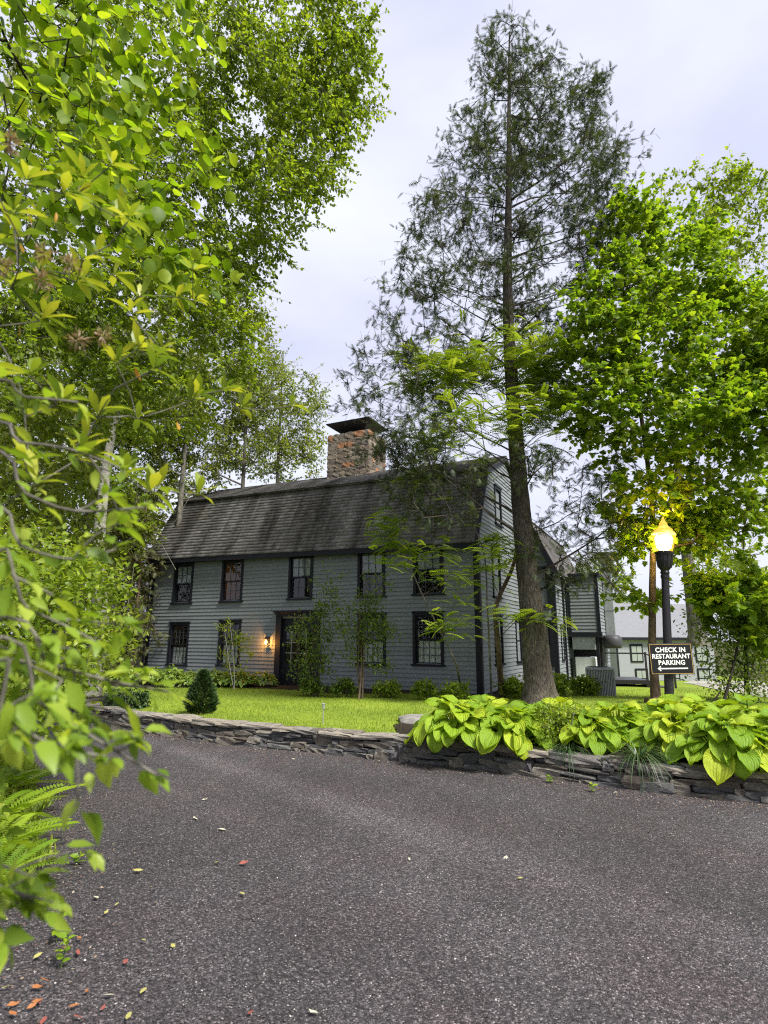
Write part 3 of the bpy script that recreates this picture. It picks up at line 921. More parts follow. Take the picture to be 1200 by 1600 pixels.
# gable wall, clipped by the gambrel profile
BRK_B, BRK_Z, RDG_B, RDG_Z = 1.2, 7.46, DEP / 2, 8.66
def gprof(z):
    if z <= EAV: return (0.0, DEP)
    if z <= BRK_Z:
        t = (z - EAV) / (BRK_Z - EAV); return (BRK_B * t, DEP - BRK_B * t)
    t = min(1, (z - BRK_Z) / (RDG_Z - BRK_Z)); return (BRK_B + (RDG_B - BRK_B) * t, DEP - BRK_B - (RDG_B - BRK_B) * t)
gable = thing('gable_wall', None, None); gable.parent = house; gable.location = (0, 0, 0); gable.rotation_euler = (0, 0, math.pi / 2)
gops = [(1.55, 2.55, .85, 2.45), (1.55, 2.55, 3.1, 4.7), (2.15, 3.05, 5.75, 7.15), (4.45, 5.3, .85, 2.45)]
poly = [(0, -.35), (DEP, -.35), (DEP, EAV), (DEP - BRK_B, BRK_Z), (RDG_B, RDG_Z), (BRK_B, BRK_Z), (0, EAV)]
MB().prism(poly, .003, .12).build('wall_core', 'siding', gable)
boards(gable, -.12, RDG_Z - .1, lambda z: (gprof(z)[0] + (.14 if z < EAV else .05), gprof(z)[1] - .05), gops)
for a0, a1, b0, b1 in gops:
    window(house, 'g', (a0 + a1) / 2, b0, round(a1 - a0, 2), round(b1 - b0, 2), math.pi / 2, (.004, 0), cols=3, rows=2)
MB().box(0, .14, -.045, 0, -.3, EAV + .1).build('corner_board', 'trim', gable)
MB().box(-LEN, -.13, DEP - .12, DEP, -.35, EAV).build('back_wall', 'siding', house)
lw = MB(); lw.v = []
i0 = [(-LEN + .002, b, z) for b, z in poly]; i1 = [(-LEN + .13, b, z) for b, z in poly]
lw.v = i0 + i1; n = len(poly)
lw.f = [(k, (k + 1) % n, n + (k + 1) % n, n + k) for k in range(n)] + [tuple(range(n))[::-1], tuple(range(n, 2 * n))]
lw.build('left_wall', 'siding', house)
iw = MB().box(-LEN + .14, -.14, 3.2, 3.3, -.3, EAV).box(-LEN + .14, -.14, .15, 3.19, -.32, -.26).box(-LEN + .14, -.14, .15, 3.19, 2.62, 2.74).box(-LEN + .14, -.14, .15, 7, EAV + .24, EAV + .3)
for xx in (-11.3, -8.4, -5.2, -2.8): iw.box(xx, xx + .1, .15, 3.18, -.25, EAV)
iw.build('interior_walls', 'interior', house)
# roof: slabs, shingle courses, trim
def zl(a): return .22 * (-a / LEN)
def slope(name, a0, a1, p0, p1, parent, shingle=True, mat='roof_shingle', lift=zl, th=.07, exp=.155):
    d = np.array((p1[0] - p0[0], p1[1] - p0[1])); ln = np.linalg.norm(d); d /= ln
    nrm = np.array((-d[1], d[0])) if d[0] > 0 else np.array((d[1], -d[0]))
    if nrm[1] < 0: nrm = -nrm
    def pt(a, s, h): q = np.array(p0) + d * s + nrm * h; return (a, q[0], q[1] + lift(a))
    b = MB()
    i = 0
    b.v = [pt(a, s, h) for h in (-th, 0) for a, s in ((a0, 0), (a1, 0), (a1, ln), (a0, ln))]
    b.f = [(3, 2, 1, 0), (4, 5, 6, 7), (0, 1, 5, 4), (1, 2, 6, 5), (2, 3, 7, 6), (3, 0, 4, 7)]
    o = b.build(name, mat, parent)
    if shingle:
        V = []; Fc = []; R = []
        s = -.03
        while s < ln - .03:
            a = a0 - .02 - rng.uniform(0, .15); e = min(exp + .03, ln - s)
            while a < a1:
                w_ = rng.uniform(.15, .30); aa, ab = max(a, a0 - .02), min(a + w_ - .006, a1 + .02)
                if ab - aa > .03:
                    k = len(V); t0 = rng.uniform(.020, .032); j = rng.normal(0, .006)
                    V += [pt(aa, s + j, .002), pt(ab, s + j, .002), pt(ab, s + j, t0), pt(aa, s + j, t0), pt(aa, s + e, .003), pt(ab, s + e, .003)]
                    Fc += [(k, k + 1, k + 2, k + 3), (k + 3, k + 2, k + 5, k + 4)]; R += [rng.random()] * 2
                a += w_
            s += exp
        sh = link('shingles', npmesh('shingles', np.array(V), np.array(Fc), R), 'roof_shingle', o)
        sh['kind'] = 'stuff'
    return o
slope('lower_roof', -LEN - .12, .12, (-.34, EAV - .02), (BRK_B - .02, BRK_Z + .04), house)
slope('upper_roof', -LEN - .14, .14, (BRK_B - .2, BRK_Z + .03), (RDG_B, RDG_Z + .06), house)
slope('rear_upper_roof', -LEN - .14, .14, (DEP - BRK_B + .2, BRK_Z + .03), (RDG_B, RDG_Z + .06), house, False)
slope('rear_lower_roof', -LEN - .12, .12, (DEP + .34, EAV - .02), (DEP - BRK_B + .02, BRK_Z + .04), house, False)
b = MB(); b.v = [(a, y, z + zl(a)) for y, z in ((-.36, EAV - .22), (-.30, EAV - .22), (-.30, EAV - .02), (-.36, EAV - .03)) for a in (-LEN - .12, .12)]
b.f = [(0, 1, 3, 2), (2, 3, 5, 4), (4, 5, 7, 6), (6, 7, 1, 0), (0, 2, 4, 6), (1, 7, 5, 3)[::-1]]
b.build('eave_fascia', 'trim', house)
b = MB().quad((-LEN - .12, -.31, EAV - .13 + zl(-LEN)), (.12, -.31, EAV - .13), (.12, .02, EAV - .13), (-LEN - .12, .02, EAV - .13 + zl(-LEN))); b.build('soffit', 'trim', house)
for x in (.125,):
    for p0, p1 in (((-.36, EAV - .06), (BRK_B - .05, BRK_Z - .02)), ((BRK_B - .2, BRK_Z - .06), (RDG_B, RDG_Z - .04)), ((DEP - BRK_B + .2, BRK_Z - .06), (RDG_B, RDG_Z - .04)), ((DEP + .36, EAV - .06), (DEP - BRK_B + .05, BRK_Z - .02))):
        b = MB(); b.v = [(xx, q[0], q[1] + h) for xx in (x - .1, x + .012) for q in (p0, p1) for h in (-.1, .07)]
        b.f = [(0, 1, 3, 2), (4, 6, 7, 5), (0, 2, 6, 4), (1, 5, 7, 3), (0, 4, 5, 1), (2, 3, 7, 6)]
        b.build('rake_board', 'trim', house)
# downspout at the far corner
g = MB().bar((-LEN - .05, -.28, EAV - .02), (-LEN - .05, -.28, EAV - .25), .045).bar((-LEN - .05, -.28, EAV - .25), (-LEN - .07, -.10, EAV - .5), .045).bar((-LEN - .07, -.10, EAV - .5), (-LEN - .07, -.10, -.2), .045)
g.build('downspout', 'trim', house)
# entrance
d = MB().box(DX0, DX0 + .24, -.09, .05, -.2, DZ).box(DX1 - .24, DX1, -.09, .05, -.2, DZ)
d.box(DX0, DX1, -.085, .05, DZ, DZ + .10).box(DX0 - .05, DX1 + .05, -.13, .05, DZ + .10, DZ + .15).box(DX0 - .09, DX1 + .09, -.18, .05, DZ + .15, DZ + .21)
d.build('door_surround', 'trim', house, bevel=.006)
MB().box(DX0 + .24, DX1 - .24, .04, .10, 2.02, 2.10).build('transom_bar', 'trim', house)
MB().box(DX0 + .24, DX1 - .24, .07, .09, 2.10, DZ).build('transom_panel', 'trim', house)
dx0, dx1 = DX0 + .24, DX1 - .24
door = MB().box(dx0, dx0 + .14, .04, .09, -.15, 2.02).box(dx1 - .14, dx1, .04, .09, -.15, 2.02).box(dx0 + .14, dx1 - .14, .04, .09, -.15, .10).box(dx0 + .14, dx1 - .14, .04, .09, .62, .76).box(dx0 + .14, dx1 - .14, .04, .09, 1.90, 2.02).box((dx0 + dx1) / 2 - .07, (dx0 + dx1) / 2 + .07, .04, .09, .10, 1.9)
door = door.build('door', 'trim', house)
for k in (0, 1):
    a = dx0 + .14 if k == 0 else (dx0 + dx1) / 2 + .07
    c = (dx0 + dx1) / 2 - .07 if k == 0 else dx1 - .14
    MB().box(a, c, .06, .075, .10, .62).box(a + .06, c - .06, .05, .06, .16, .56).build('door_panel', 'trim', door)
    MB().quad((a, .07, .76), (c, .07, .76), (c, .07, 1.9), (a, .07, 1.9)).build('door_glass', 'glass', door)
    m = MB().box((a + c) / 2 - .012, (a + c) / 2 + .012, .055, .08, .76, 1.9)
    for q in (1, 2): m.box(a, c, .057, .078, .76 + .38 * q - .012, .76 + .38 * q + .012)
    m.build('door_muntins', 'ac_grey', door)
MB().bar((dx0 + 1.0, .03, .72), (dx0 + 1.0, -.03, .72), .028, 10).build('handle', 'galv', door)
MB().box(DX0 - .1, DX1 + .1, -.9, -.02, -.35, -.17).build('doorstep', 'concrete', house, bevel=.02)
# chimney of coursed rubble
CA0, CA1, CB0, CB1, CZ0, CZ1 = -7.65, -5.6, 3.0, 4.6, 7.9, 10.5
chim = MB().box(CA0 + .06, CA1 - .06, CB0 + .06, CB1 - .06, CZ0 - .6, CZ1).build('chimney', 'mortar', house)
CS = stone_variants('stone', 8, 11, jit=.13)
for me in CS: me.materials.append(MATS['chimney_stone'])
z = CZ0 - .1
while z < CZ1 - .05:
    h = min(rng.uniform(.16, .30), CZ1 - z)
    for face in range(4):
        u0, u1 = (CA0, CA1) if face % 2 == 0 else (CB0, CB1)
        u = u0
        while u < u1 - .03:
            w_ = min(rng.uniform(.2, .55), u1 - u)
            if u1 - u - w_ < .12: w_ = u1 - u
            o = link('stone', CS[rng.integers(len(CS))], None, chim)
            q = u + w_ / 2
            fix = {0: (q, CB0 + .07), 2: (q, CB1 - .07), 1: (CA1 - .07, q), 3: (CA0 + .07, q)}[face]
            o.location = (*fix, z + h / 2)
            o.scale = (w_ * .99, .2, h * 1.02) if face % 2 == 0 else (.2, w_ * .99, h * 1.02)
            o.rotation_euler = (0, rng.normal(0, .03), rng.normal(0, .03))
            u += w_
    z += h
cap = MB()
cx0, cx1, cy0, cy1 = CA0 + .45, CA1 - .45, CB0 + .4, CB1 - .4
for i, (g, zz) in enumerate(((0, CZ1 + .0), (.05, CZ1 + .18), (.5, CZ1 + .48), (.52, CZ1 + .53))):
    cap.v += [(cx0 - g, cy0 - g, zz), (cx1 + g, cy0 - g, zz), (cx1 + g, cy1 + g, zz), (cx0 - g, cy1 + g, zz)]
for i in range(3):
    for k in range(4): cap.f.append((i * 4 + k, i * 4 + (k + 1) % 4, (i + 1) * 4 + (k + 1) % 4, (i + 1) * 4 + k))
cap.f += [(3, 2, 1, 0), (12, 13, 14, 15)]
cap.build('chimney_cap', 'black_metal', chim)
MB().box(CA0 - .04, CA1 + .04, CB0 - .03, CB1 + .03, CZ0 - .3, CZ0 + .18).build('flashing', 'galv', chim)
# lamps that glow behind the windows, wall lantern
emat('warm_bulb', (1, .45, .10), 14)
emat('lantern_flame', (1, .50, .10), 22)
def hloc(a, b, z): q = hw(a, b); return (q[0], q[1], z + HZ)
def lamp_in(a, b, z, label, shadeh=.28):
    o = thing('table_lamp', label, 'lamp', hloc(a, b, z), -TH)
    MB().lathe([(.09, 0), (.09, .03), (.03, .06), (.02, .3), (.02, .34)], 10).build('stand', 'wood_old', o)
    MB().lathe([(.085, .34), (.06, .34 + shadeh)], 12).build('lamp_shade', 'warm_bulb', o)
    MB().box(-.35, .35, -.3, .3, -.05, -.005).bar((-.3, -.25, -.05), (-.3, -.25, -.6), .02).bar((.3, -.25, -.05), (.3, -.25, -.6), .02).bar((-.3, .25, -.05), (-.3, .25, -.6), .02).bar((.3, .25, -.05), (.3, .25, -.6), .02).build('stand_table', 'wood_old', o)
lamp_in(-10.15, .9, 3.35, 'glowing shaded lamp behind the second upstairs window')
o = thing('pendant_lamp', 'small orange ceiling lamp glowing behind the first downstairs window', 'lamp', hloc(-12.1, 1.0, 1.98), -TH)
MB().bar((0, 0, .1), (0, 0, .64), .008).build('cord', 'black_metal', o)
MB().lathe([(.01, -.05), (.05, 0), (.03, .08), (.01, .1)], 10).build('bulb', 'warm_bulb', o)
ln_ = thing('wall_lantern', 'lit wall lantern glowing orange on the clapboards beside the front door', 'lantern', hloc(-8.12, -.03, 1.42), -TH)
MB().box(-.06, .06, -.02, .004, .05, .3).build('back_plate', 'black_metal', ln_)
MB().bar((0, -.02, .26), (0, -.14, .30), .012).build('bracket', 'black_metal', ln_)
MB().lathe([(.10, .22), (.03, .30), (.01, .34)], 6, (0, -.14, 0)).build('hood', 'black_metal', ln_)
c = MB()
for k in range(6):
    a = k * math.pi / 3; c.bar((.055 * math.cos(a), -.14 + .055 * math.sin(a), 0), (.095 * math.cos(a), -.14 + .095 * math.sin(a), .22), .006, 5)
c.lathe([(.058, -.015), (.058, .0)], 6, (0, -.14, 0)).build('cage', 'black_metal', ln_)
MB().lathe([(.015, .02), (.035, .06), (.035, .12), (.01, .17)], 8, (0, -.14, 0)).build('bulb', 'lantern_flame', ln_)
pl = bpy.data.lights.new('lantern_glow', 'POINT'); pl.energy = 26; pl.color = (1, .42, .08); pl.shadow_soft_size = .03
po = bpy.data.objects.new('lantern_glow', pl); COL.objects.link(po); po.parent = ln_; po.location = (0, -.23, .08)

# ------------------------------------------------------------------ rear wing
WB, WA = 5.4, 1.38
wp_ = [(-3.9, -.35), (WA, -.35), (WA, 4.2), (.55, 6.25), (-1.2, 7.3), (-3.0, 6.25), (-3.9, 4.2)]
def wspan(z):
    if z <= 4.2: return (.006, WA - .12)
    if z <= 6.25: t = (z - 4.2) / 2.05; return (.006, WA - .83 * t - .04)
    t = (z - 6.25) / 1.05; return (-1.2, .55 - 1.75 * t)
wf = thing('wing_front', None, None); wf.parent = wing; wf.location = (0, WB, 0)
MB().prism([(.002, -.35), (WA, -.35), (WA, 4.2), (.55, 6.25), (.002, 6.58)], .0, .12).build('wall_core', 'siding', wf)
wops = [(.36, 1.22, .72, 2.3), (.36, 1.22, 2.95, 4.4)]
boards(wf, -.12, 6.3, wspan, wops)
for a0, a1, b0, b1 in wops: window(wing, 'w', (a0 + a1) / 2, b0, round(a1 - a0, 2), round(b1 - b0, 2), 0, (0, WB - .006), cols=3, rows=2, curtain=.95)
MB().box(WA - .12, WA + .03, -.045, .0, -.3, 4.25).build('corner_board', 'trim', wf)
ws = thing('wing_side', None, None); ws.parent = wing; ws.location = (WA, WB, 0); ws.rotation_euler = (0, 0, math.pi / 2)
MB().box(0, 5.5, .003, .12, -.35, 4.2).build('wall_core', 'siding', ws)
boards(ws, -.12, 4.2, lambda z: (.13, 5.5), [(2.45, 5.5, 1.85, 4.3)])
MB().box(0, .13, -.03, .0, -.3, 4.2).build('corner_board', 'trim', ws)
MB().box(1.5, 1.62, -.10, -.03, -.3, 4.2).build('downspout', 'trim', ws)
window(wing, 'ws', 1.0, .9, .6, 1.3, math.pi / 2, (WA + .004, WB), cols=2, rows=2)
for nm, p0, p1 in (('wing_lower_roof', (WA + .22, 4.1), (.55, 6.3)), ('wing_upper_roof', (.66, 6.25), (-1.2, 7.36)), ('wing_far_upper_roof', (-3.06, 6.25), (-1.2, 7.36)), ('wing_far_lower_roof', (-4.12, 4.1), (-2.95, 6.3))):
    dx_, dz_ = p1[0] - p0[0], p1[1] - p0[1]; l_ = math.hypot(dx_, dz_); nx_, nz_ = (dz_ / l_ * .07, -dx_ / l_ * .07)
    if nz_ < 0: nx_, nz_ = -nx_, -nz_
    MB().prism([(p0[0], p0[1]), (p1[0], p1[1]), (p1[0] + nx_, p1[1] + nz_), (p0[0] + nx_, p0[1] + nz_)], WB - .2, 13).build(nm, 'roof_shingle', wing)
    MB().prism([(p0[0] - nx_ * 2, p0[1] - nz_ * 2), (p1[0] - nx_ * 2, p1[1] - nz_ * 2), (p1[0] + nx_ * .8, p1[1] + nz_ * .8), (p0[0] + nx_ * .8, p0[1] + nz_ * .8)], WB - .23, WB - .203).build('rake_board', 'trim', wing)
BX0, BX1, BB0, BB1, BZ0, BZ1 = WA + .12, 2.72, 7.7, 10.5, 1.86, 4.28
MB().box(BX0 - .05, BX1, BB0, BB1, BZ0, BZ1).build('overhang_core', 'siding', wing)
of = thing('overhang_front', None, None); of.parent = wing; of.location = (0, BB0, 0)
boards(of, BZ0 + .1, BZ1 - .1, lambda z: (BX0 + .1, BX1 - .1), [])
MB().box(BX0 - .02, BX0 + .1, -.05, -.001, BZ0, BZ1).build('corner_board', 'trim', of)
MB().box(BX1 - .1, BX1 + .035, -.05, -.001, BZ0, BZ1).build('corner_board', 'trim', of)
MB().box(BX0 - .02, BX1 + .06, -.08, .2, BZ0 - .1, BZ0 + .09).build('skirt_board', 'trim', of)
os_ = thing('overhang_side', None, None); os_.parent = wing; os_.location = (BX1, BB0, 0); os_.rotation_euler = (0, 0, math.pi / 2)
boards(os_, -.12, BZ1 - .1, lambda z: (.1 if z > BZ0 else 1.3, BB1 - BB0), [])
MB().box(1.3, BB1 - BB0, .003, .1, -.35, BZ0 - .101).build('wall_core', 'siding', os_)
MB().box(BX0 - .12, BX1 + .12, BB0 - .14, BB1 + .1, BZ1, BZ1 + .1).build('flat_roof', 'trim', wing)
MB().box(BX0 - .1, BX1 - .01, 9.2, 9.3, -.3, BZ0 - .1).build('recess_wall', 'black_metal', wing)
MB().box(BX1 - .22, BX1 - .1, BB0 + .1, BB0 + .22, -.3, BZ0 - .1).build('post', 'trim', wing)
MB().box(BX0 + .05, BX1 - .3, 7.95, 9.1, 1.25, BZ0 - .11).build('duct_box', 'galv', wing)
MB().box(BX0 + .12, BX1 - .3, 7.9, 8.6, .12, .95).build('cabinet', 'white_vent', wing, bevel=.03)
MB().bar((BX0 + .1, 7.9, .1), (BX0 + .1, 7.9, -.4), .03).bar((BX1 - .35, 7.9, .1), (BX1 - .35, 7.9, -.4), .03).bar((BX0 + .1, 7.86, -.35), (BX0 + .8, 7.86, .1), .025).build('cabinet_stand', 'galv', wing)
v = MB().box(BX1 + .06, BX1 + .42, 9.4, 9.8, .0 + 1.6, 4.9).box(BX1 + .05, BX1 + .47, 9.38, 9.82, 2.9, 2.95).box(BX1 + .05, BX1 + .47, 9.38, 9.82, 4.1, 4.15)
v.v += [(BX1 + .06, 9.4, 4.9), (BX1 + .42, 9.4, 4.9), (BX1 + .42, 9.8, 4.9), (BX1 + .06, 9.8, 4.9), (BX1 - .1, 9.25, 5.45), (BX1 + .75, 9.25, 5.45), (BX1 + .75, 9.95, 5.45), (BX1 - .1, 9.95, 5.45)]
k = len(v.v) - 8
v.f += [(k, k + 1, k + 5, k + 4), (k + 1, k + 2, k + 6, k + 5), (k + 2, k + 3, k + 7, k + 6), (k + 3, k, k + 4, k + 7), (k + 4, k + 5, k + 6, k + 7)]
v.build('vent_stack', 'galv', wing)
MB().lathe([(.34, -.25), (.40, -.1), (.40, .15), (.3, .28), (.05, .32)], 14, (BX1 + .30, 9.1, 1.55)).build('exhaust_fan', 'ac_dark', wing, smooth=True)

# ------------------------------------------------------------------ air conditioner
ac = thing('air_conditioner', 'square grey air conditioner condenser on the lawn beside the rear wing', 'air conditioner', (6.6, 18.2, .27), rad(-18))
MB().box(-.36, .36, -.36, .36, .06, .80).build('core', 'ac_dark', ac)
fin = MB()
for k in range(16):
    x = -.36 + .72 * (k + .5) / 16
    for sgn in (-1, 1):
        fin.box(x - .014, x + .014, sgn * .375 - .014, sgn * .375 + .014, .08, .80); fin.box(sgn * .375 - .014, sgn * .375 + .014, x - .014, x + .014, .08, .80)
fin.build('fins', 'ac_grey', ac)
MB().box(-.40, .40, -.40, .40, .80, .87).build('lid', 'ac_grey', ac, bevel=.015)
MB().box(-.40, .40, -.40, .40, .01, .08).build('base_pan', 'ac_grey', ac, bevel=.01)
c = MB()
for sx in (-1, 1):
    for sy in (-1, 1): c.box(sx * .385 - .02, sx * .385 + .02, sy * .385 - .02, sy * .385 + .02, .07, .81)
c.build('corner_posts', 'ac_grey', ac)
fan = MB()
for r_ in (.1, .18, .26, .33):
    for k in range(20):
        a0, a1 = 2 * math.pi * k / 20, 2 * math.pi * (k + 1) / 20
        fan.bar((r_ * math.cos(a0), r_ * math.sin(a0), .885), (r_ * math.cos(a1), r_ * math.sin(a1), .885), .008, 4)
fan.build('fan_grille', 'ac_dark', ac)
MB().box(-.48, .48, -.48, .48, -.03, .012).build('pad', 'concrete', ac)

# ------------------------------------------------------------------ deck, far house
dk = thing('black_deck', 'small black wooden deck with railing and steps behind the lamp post', 'deck', (9.0, 22.0, .18), rad(-8))
MB().box(-1.0, .55, -.7, 1.2, .24, .38).build('platform', 'black_metal', dk)
for x in (-.95, .5):
    for y in (-.65, 1.1): MB().box(x - .05, x + .05, y - .05, y + .05, -.3, .24).build('post', 'black_metal', dk)
for k in range(3): MB().box(.55 + .3 * k, .85 + .3 * k, -.6, .7, .22 - .12 * k - .06, .28 - .12 * k).build('step', 'black_metal', dk)
r_ = MB().box(-.99, -.93, -.69, -.63, .38, 1.35).box(.46, .52, -.69, -.63, .38, 1.35).box(-.93, .46, -.685, -.635, 1.28, 1.33)
r_.bar((.5, -.66, 1.3), (1.42, -.66, .8), .025, 6).box(1.39, 1.45, -.69, -.63, -.3, .82)
r_.build('railing', 'black_metal', dk)
fh = thing('distant_grey_house', 'pale grey two-storey house seen far off beyond the lamp post', 'house', (19.7, 50, -1.7), rad(8))
MB().box(0, 9, 0, 7, -.5, 3.7).build('wall', 'far_siding', fh)
b = MB(); b.v = [(-.3, -.4, 3.62), (9.3, -.4, 3.62), (9.3, 7.4, 3.62), (-.3, 7.4, 3.62), (.6, 3.5, 6.9), (9.3, 3.5, 6.9), (-.3, -.4, 3.8), (9.3, -.4, 3.8)]
b.f = [(6, 7, 5, 4), (2, 3, 4, 5), (3, 0, 6, 4), (1, 2, 5, 7), (0, 1, 7, 6), (0, 3, 2, 1)]
b.build('roof', 'far_roof', fh)
MB().box(-.32, 9.3, -.43, -.41, 3.6, 3.82).build('fascia', 'trim', fh)
for x, z, h in ((1.2, 1.75, 1.5), (4.3, 1.75, 1.5), (7.2, 1.75, 1.5), (1.5, -.35, 1.6), (4.4, -.35, 1.6), (7.2, -.35, 1.6)):
    wn = MB().box(x, x + 1.15, -.06, -.001, z, z + h).build('window', 'trim', fh)
    for q in range(2):
        for k in range(2): MB().box(x + .12 + .48 * k, x + .55 + .48 * k, -.075, -.061, z + .12 + q * (h - .2) / 2, z + (q + 1) * (h - .2) / 2 + .02).build('pane', 'shade', wn)
MB().box(-.04, .1, -.05, 0, -.5, 3.6).build('corner_board', 'trim', fh)
# screened shed behind the far corner of the house
sh = thing('open_shed', 'low shed with pale corrugated roof behind the far corner of the house', 'shed', (-15.2, 29.5, .2), rad(-20))
MB().prism([(-2.5, 2.35), (3.2, 2.35), (3.2, 2.45), (-2.5, 2.45)], 0, 3).build('beam', 'wood_old', sh)
b = MB()
for k in range(24):
    x = -2.6 + k * .25; b.quad((x, -.3, 2.46), (x + .125, -.3, 2.52), (x + .125, 3.2, 3.5), (x, 3.2, 3.44)).quad((x + .125, -.3, 2.52), (x + .25, -.3, 2.46), (x + .25, 3.2, 3.44), (x + .125, 3.2, 3.5))
b.build('roof', 'galv', sh)
for x in (-2.4, -.5, 1.4, 3.1): MB().box(x - .06, x + .06, .05, .17, -.3, 2.35).build('post', 'wood_old', sh)
MB().box(-2.5, 3.2, .2, .25, 1.0, 2.3).build('back_board', 'black_metal', sh)

# ------------------------------------------------------------------ lamp post, sign, stump
emat('lamp_globe_core', (1, .78, .30), 90)
m, t, o_ = newmat('lamp_globe')
e = t.nodes.new('ShaderNodeEmission'); e.inputs[0].default_value = (1, .62, .06, 1); e.inputs[1].default_value = .8
tr = t.nodes.new('ShaderNodeBsdfTransparent'); tr.inputs[0].default_value = (1, .93, .7, 1)
mi = t.nodes.new('ShaderNodeMixShader'); mi.inputs[0].default_value = .55
t.links.new(tr.outputs[0], mi.inputs[1]); t.links.new(e.outputs[0], mi.inputs[2]); t.links.new(mi.outputs[0], o_.inputs[0])
m, t, o_ = newmat('lamp_lid')
p_ = principled(t, o_, (.75, .52, .12), .3, .5)
p_.inputs['Emission Color'].default_value = (1, .62, .10, 1); p_.inputs['Emission Strength'].default_value = .38
LX, LY, LZ = 6.98, 14.7, .42
lp = thing('lamp_post', 'black lamp post with glowing yellow acorn lantern beside the hosta bed', 'lamp post', (LX, LY, LZ))
lp.rotation_euler = (0, rad(3.6), 0)
lp.scale = (.95, .95, .962)
pl = bpy.data.lights.new('lamp_glow', 'POINT'); pl.energy = 34; pl.color = (1, .58, .10); pl.shadow_soft_size = .08
po = bpy.data.objects.new('lamp_glow', pl); COL.objects.link(po); po.parent = lp; po.location = (0, 0, 5.02)
MB().lathe([(.17, -.1), (.17, .12), (.13, .16), (.115, .3), (.095, 3.2), (.11, 3.22), (.11, 3.3)], 16).build('post', 'black_metal', lp, smooth=False)
fl = MB().lathe([(.09, 3.30), (.12, 3.36), (.10, 3.42), (.16, 3.50), (.20, 3.66), (.21, 3.80), (.23, 3.86), (.24, 3.92)], 18)
for k in range(12):
    a = 2 * math.pi * k / 12; fl.bar((.165 * math.cos(a), .165 * math.sin(a), 3.5), (.22 * math.cos(a), .22 * math.sin(a), 3.84), .014, 5)
fl.build('fitter', 'black_metal', lp)
prof = [(.20, 3.92)]
for k in range(1, 13):
    q = k / 12; prof.append((.20 + .10 * q + (.008 if k % 2 else 0), 3.92 + .44 * q))
prof += [(.30, 4.38), (.28, 4.40)]
gl = MB(); n = 24; i = 0
for r_, z_ in prof: gl.v += [(r_ * math.cos(2 * math.pi * k / n), r_ * math.sin(2 * math.pi * k / n), z_) for k in range(n)]
for j in range(len(prof) - 1): gl.f += [(j * n + k, j * n + (k + 1) % n, (j + 1) * n + (k + 1) % n, (j + 1) * n + k) for k in range(n)]
gl.build('globe', 'lamp_globe', lp)
ld = MB(); prof = [(.31, 4.40), (.28, 4.46), (.22, 4.50), (.235, 4.53), (.15, 4.60), (.10, 4.66), (.11, 4.69), (.075, 4.74), (.03, 4.82), (.035, 4.85), (.005, 4.90)]
for r_, z_ in prof: ld.v += [(r_ * math.cos(2 * math.pi * k / n), r_ * math.sin(2 * math.pi * k / n), z_) for k in range(n)]
for j in range(len(prof) - 1): ld.f += [(j * n + k, j * n + (k + 1) % n, (j + 1) * n + (k + 1) % n, (j + 1) * n + k) for k in range(n)]
ld.build('lantern_lid', 'lamp_lid', lp)
MB().lathe([(.10, 3.96), (.17, 4.02), (.205, 4.16), (.22, 4.28), (.20, 4.34), (.08, 4.38)], 14).build('bulb', 'lamp_globe_core', lp, smooth=True)

sg = thing('direction_sign', 'black rectangular sign reading CHECK IN RESTAURANT PARKING on the lamp post', 'sign', (LX + .06, LY - .16, 1.52))
sg.rotation_euler = (0, rad(-1.0), 0)
MB().box(-.53, .53, -.02, .02, -.37, .37).build('board', 'sign_black', sg, bevel=.006)
b = MB(); e1, e2 = .018, .030
b.box(-.53 + e1, .53 - e1, -.0245, -.0205, .37 - e2, .37 - e1).box(-.53 + e1, .53 - e1, -.0245, -.0205, -.37 + e1, -.37 + e2).box(-.53 + e1, -.53 + e2, -.0242, -.0205, -.37 + e2, .37 - e2).box(.53 - e2, .53 - e1, -.0242, -.0205, -.37 + e2, .37 - e2)
b.build('border_line', 'sign_tan', sg)
MB().box(-.05, .05, .021, .07, -.25, -.19).box(-.05, .05, .021, .07, .19, .25).build('mounting_bracket', 'black_metal', sg)
dg = None
for body, zz, sz in (('CHECK IN', .165, .155), ('RESTAURANT', .015, .148), ('PARKING', -.135, .150)):
    cu = bpy.data.curves.new('lettering', 'FONT'); cu.body = body; cu.size = sz; cu.align_x = 'CENTER'; cu.extrude = .002; cu.offset = .0042; cu.space_character = 1.06
    tmp = bpy.data.objects.new('tmp', cu); COL.objects.link(tmp)
    bpy.context.view_layer.update()
    me = bpy.data.meshes.new_from_object(tmp.evaluated_get(bpy.context.evaluated_depsgraph_get()))
    bpy.data.objects.remove(tmp)
    me.name = 'lettering'; me.materials.clear()
    o = link('lettering', me, 'sign_white', sg); o.location = (0, -.0235, zz); o.rotation_euler = (math.pi / 2, 0, 0)
    o.scale.x = {'CHECK IN': 1.0, 'RESTAURANT': .98, 'PARKING': 1.0}[body]
MB().prism([(-.36, -.225), (-.29, -.165), (-.27, -.18), (-.305, -.210), (.38, -.210), (.38, -.240), (-.305, -.240), (-.27, -.27), (-.29, -.285)], -.0245, -.0205).build('arrow', 'sign_white', sg)

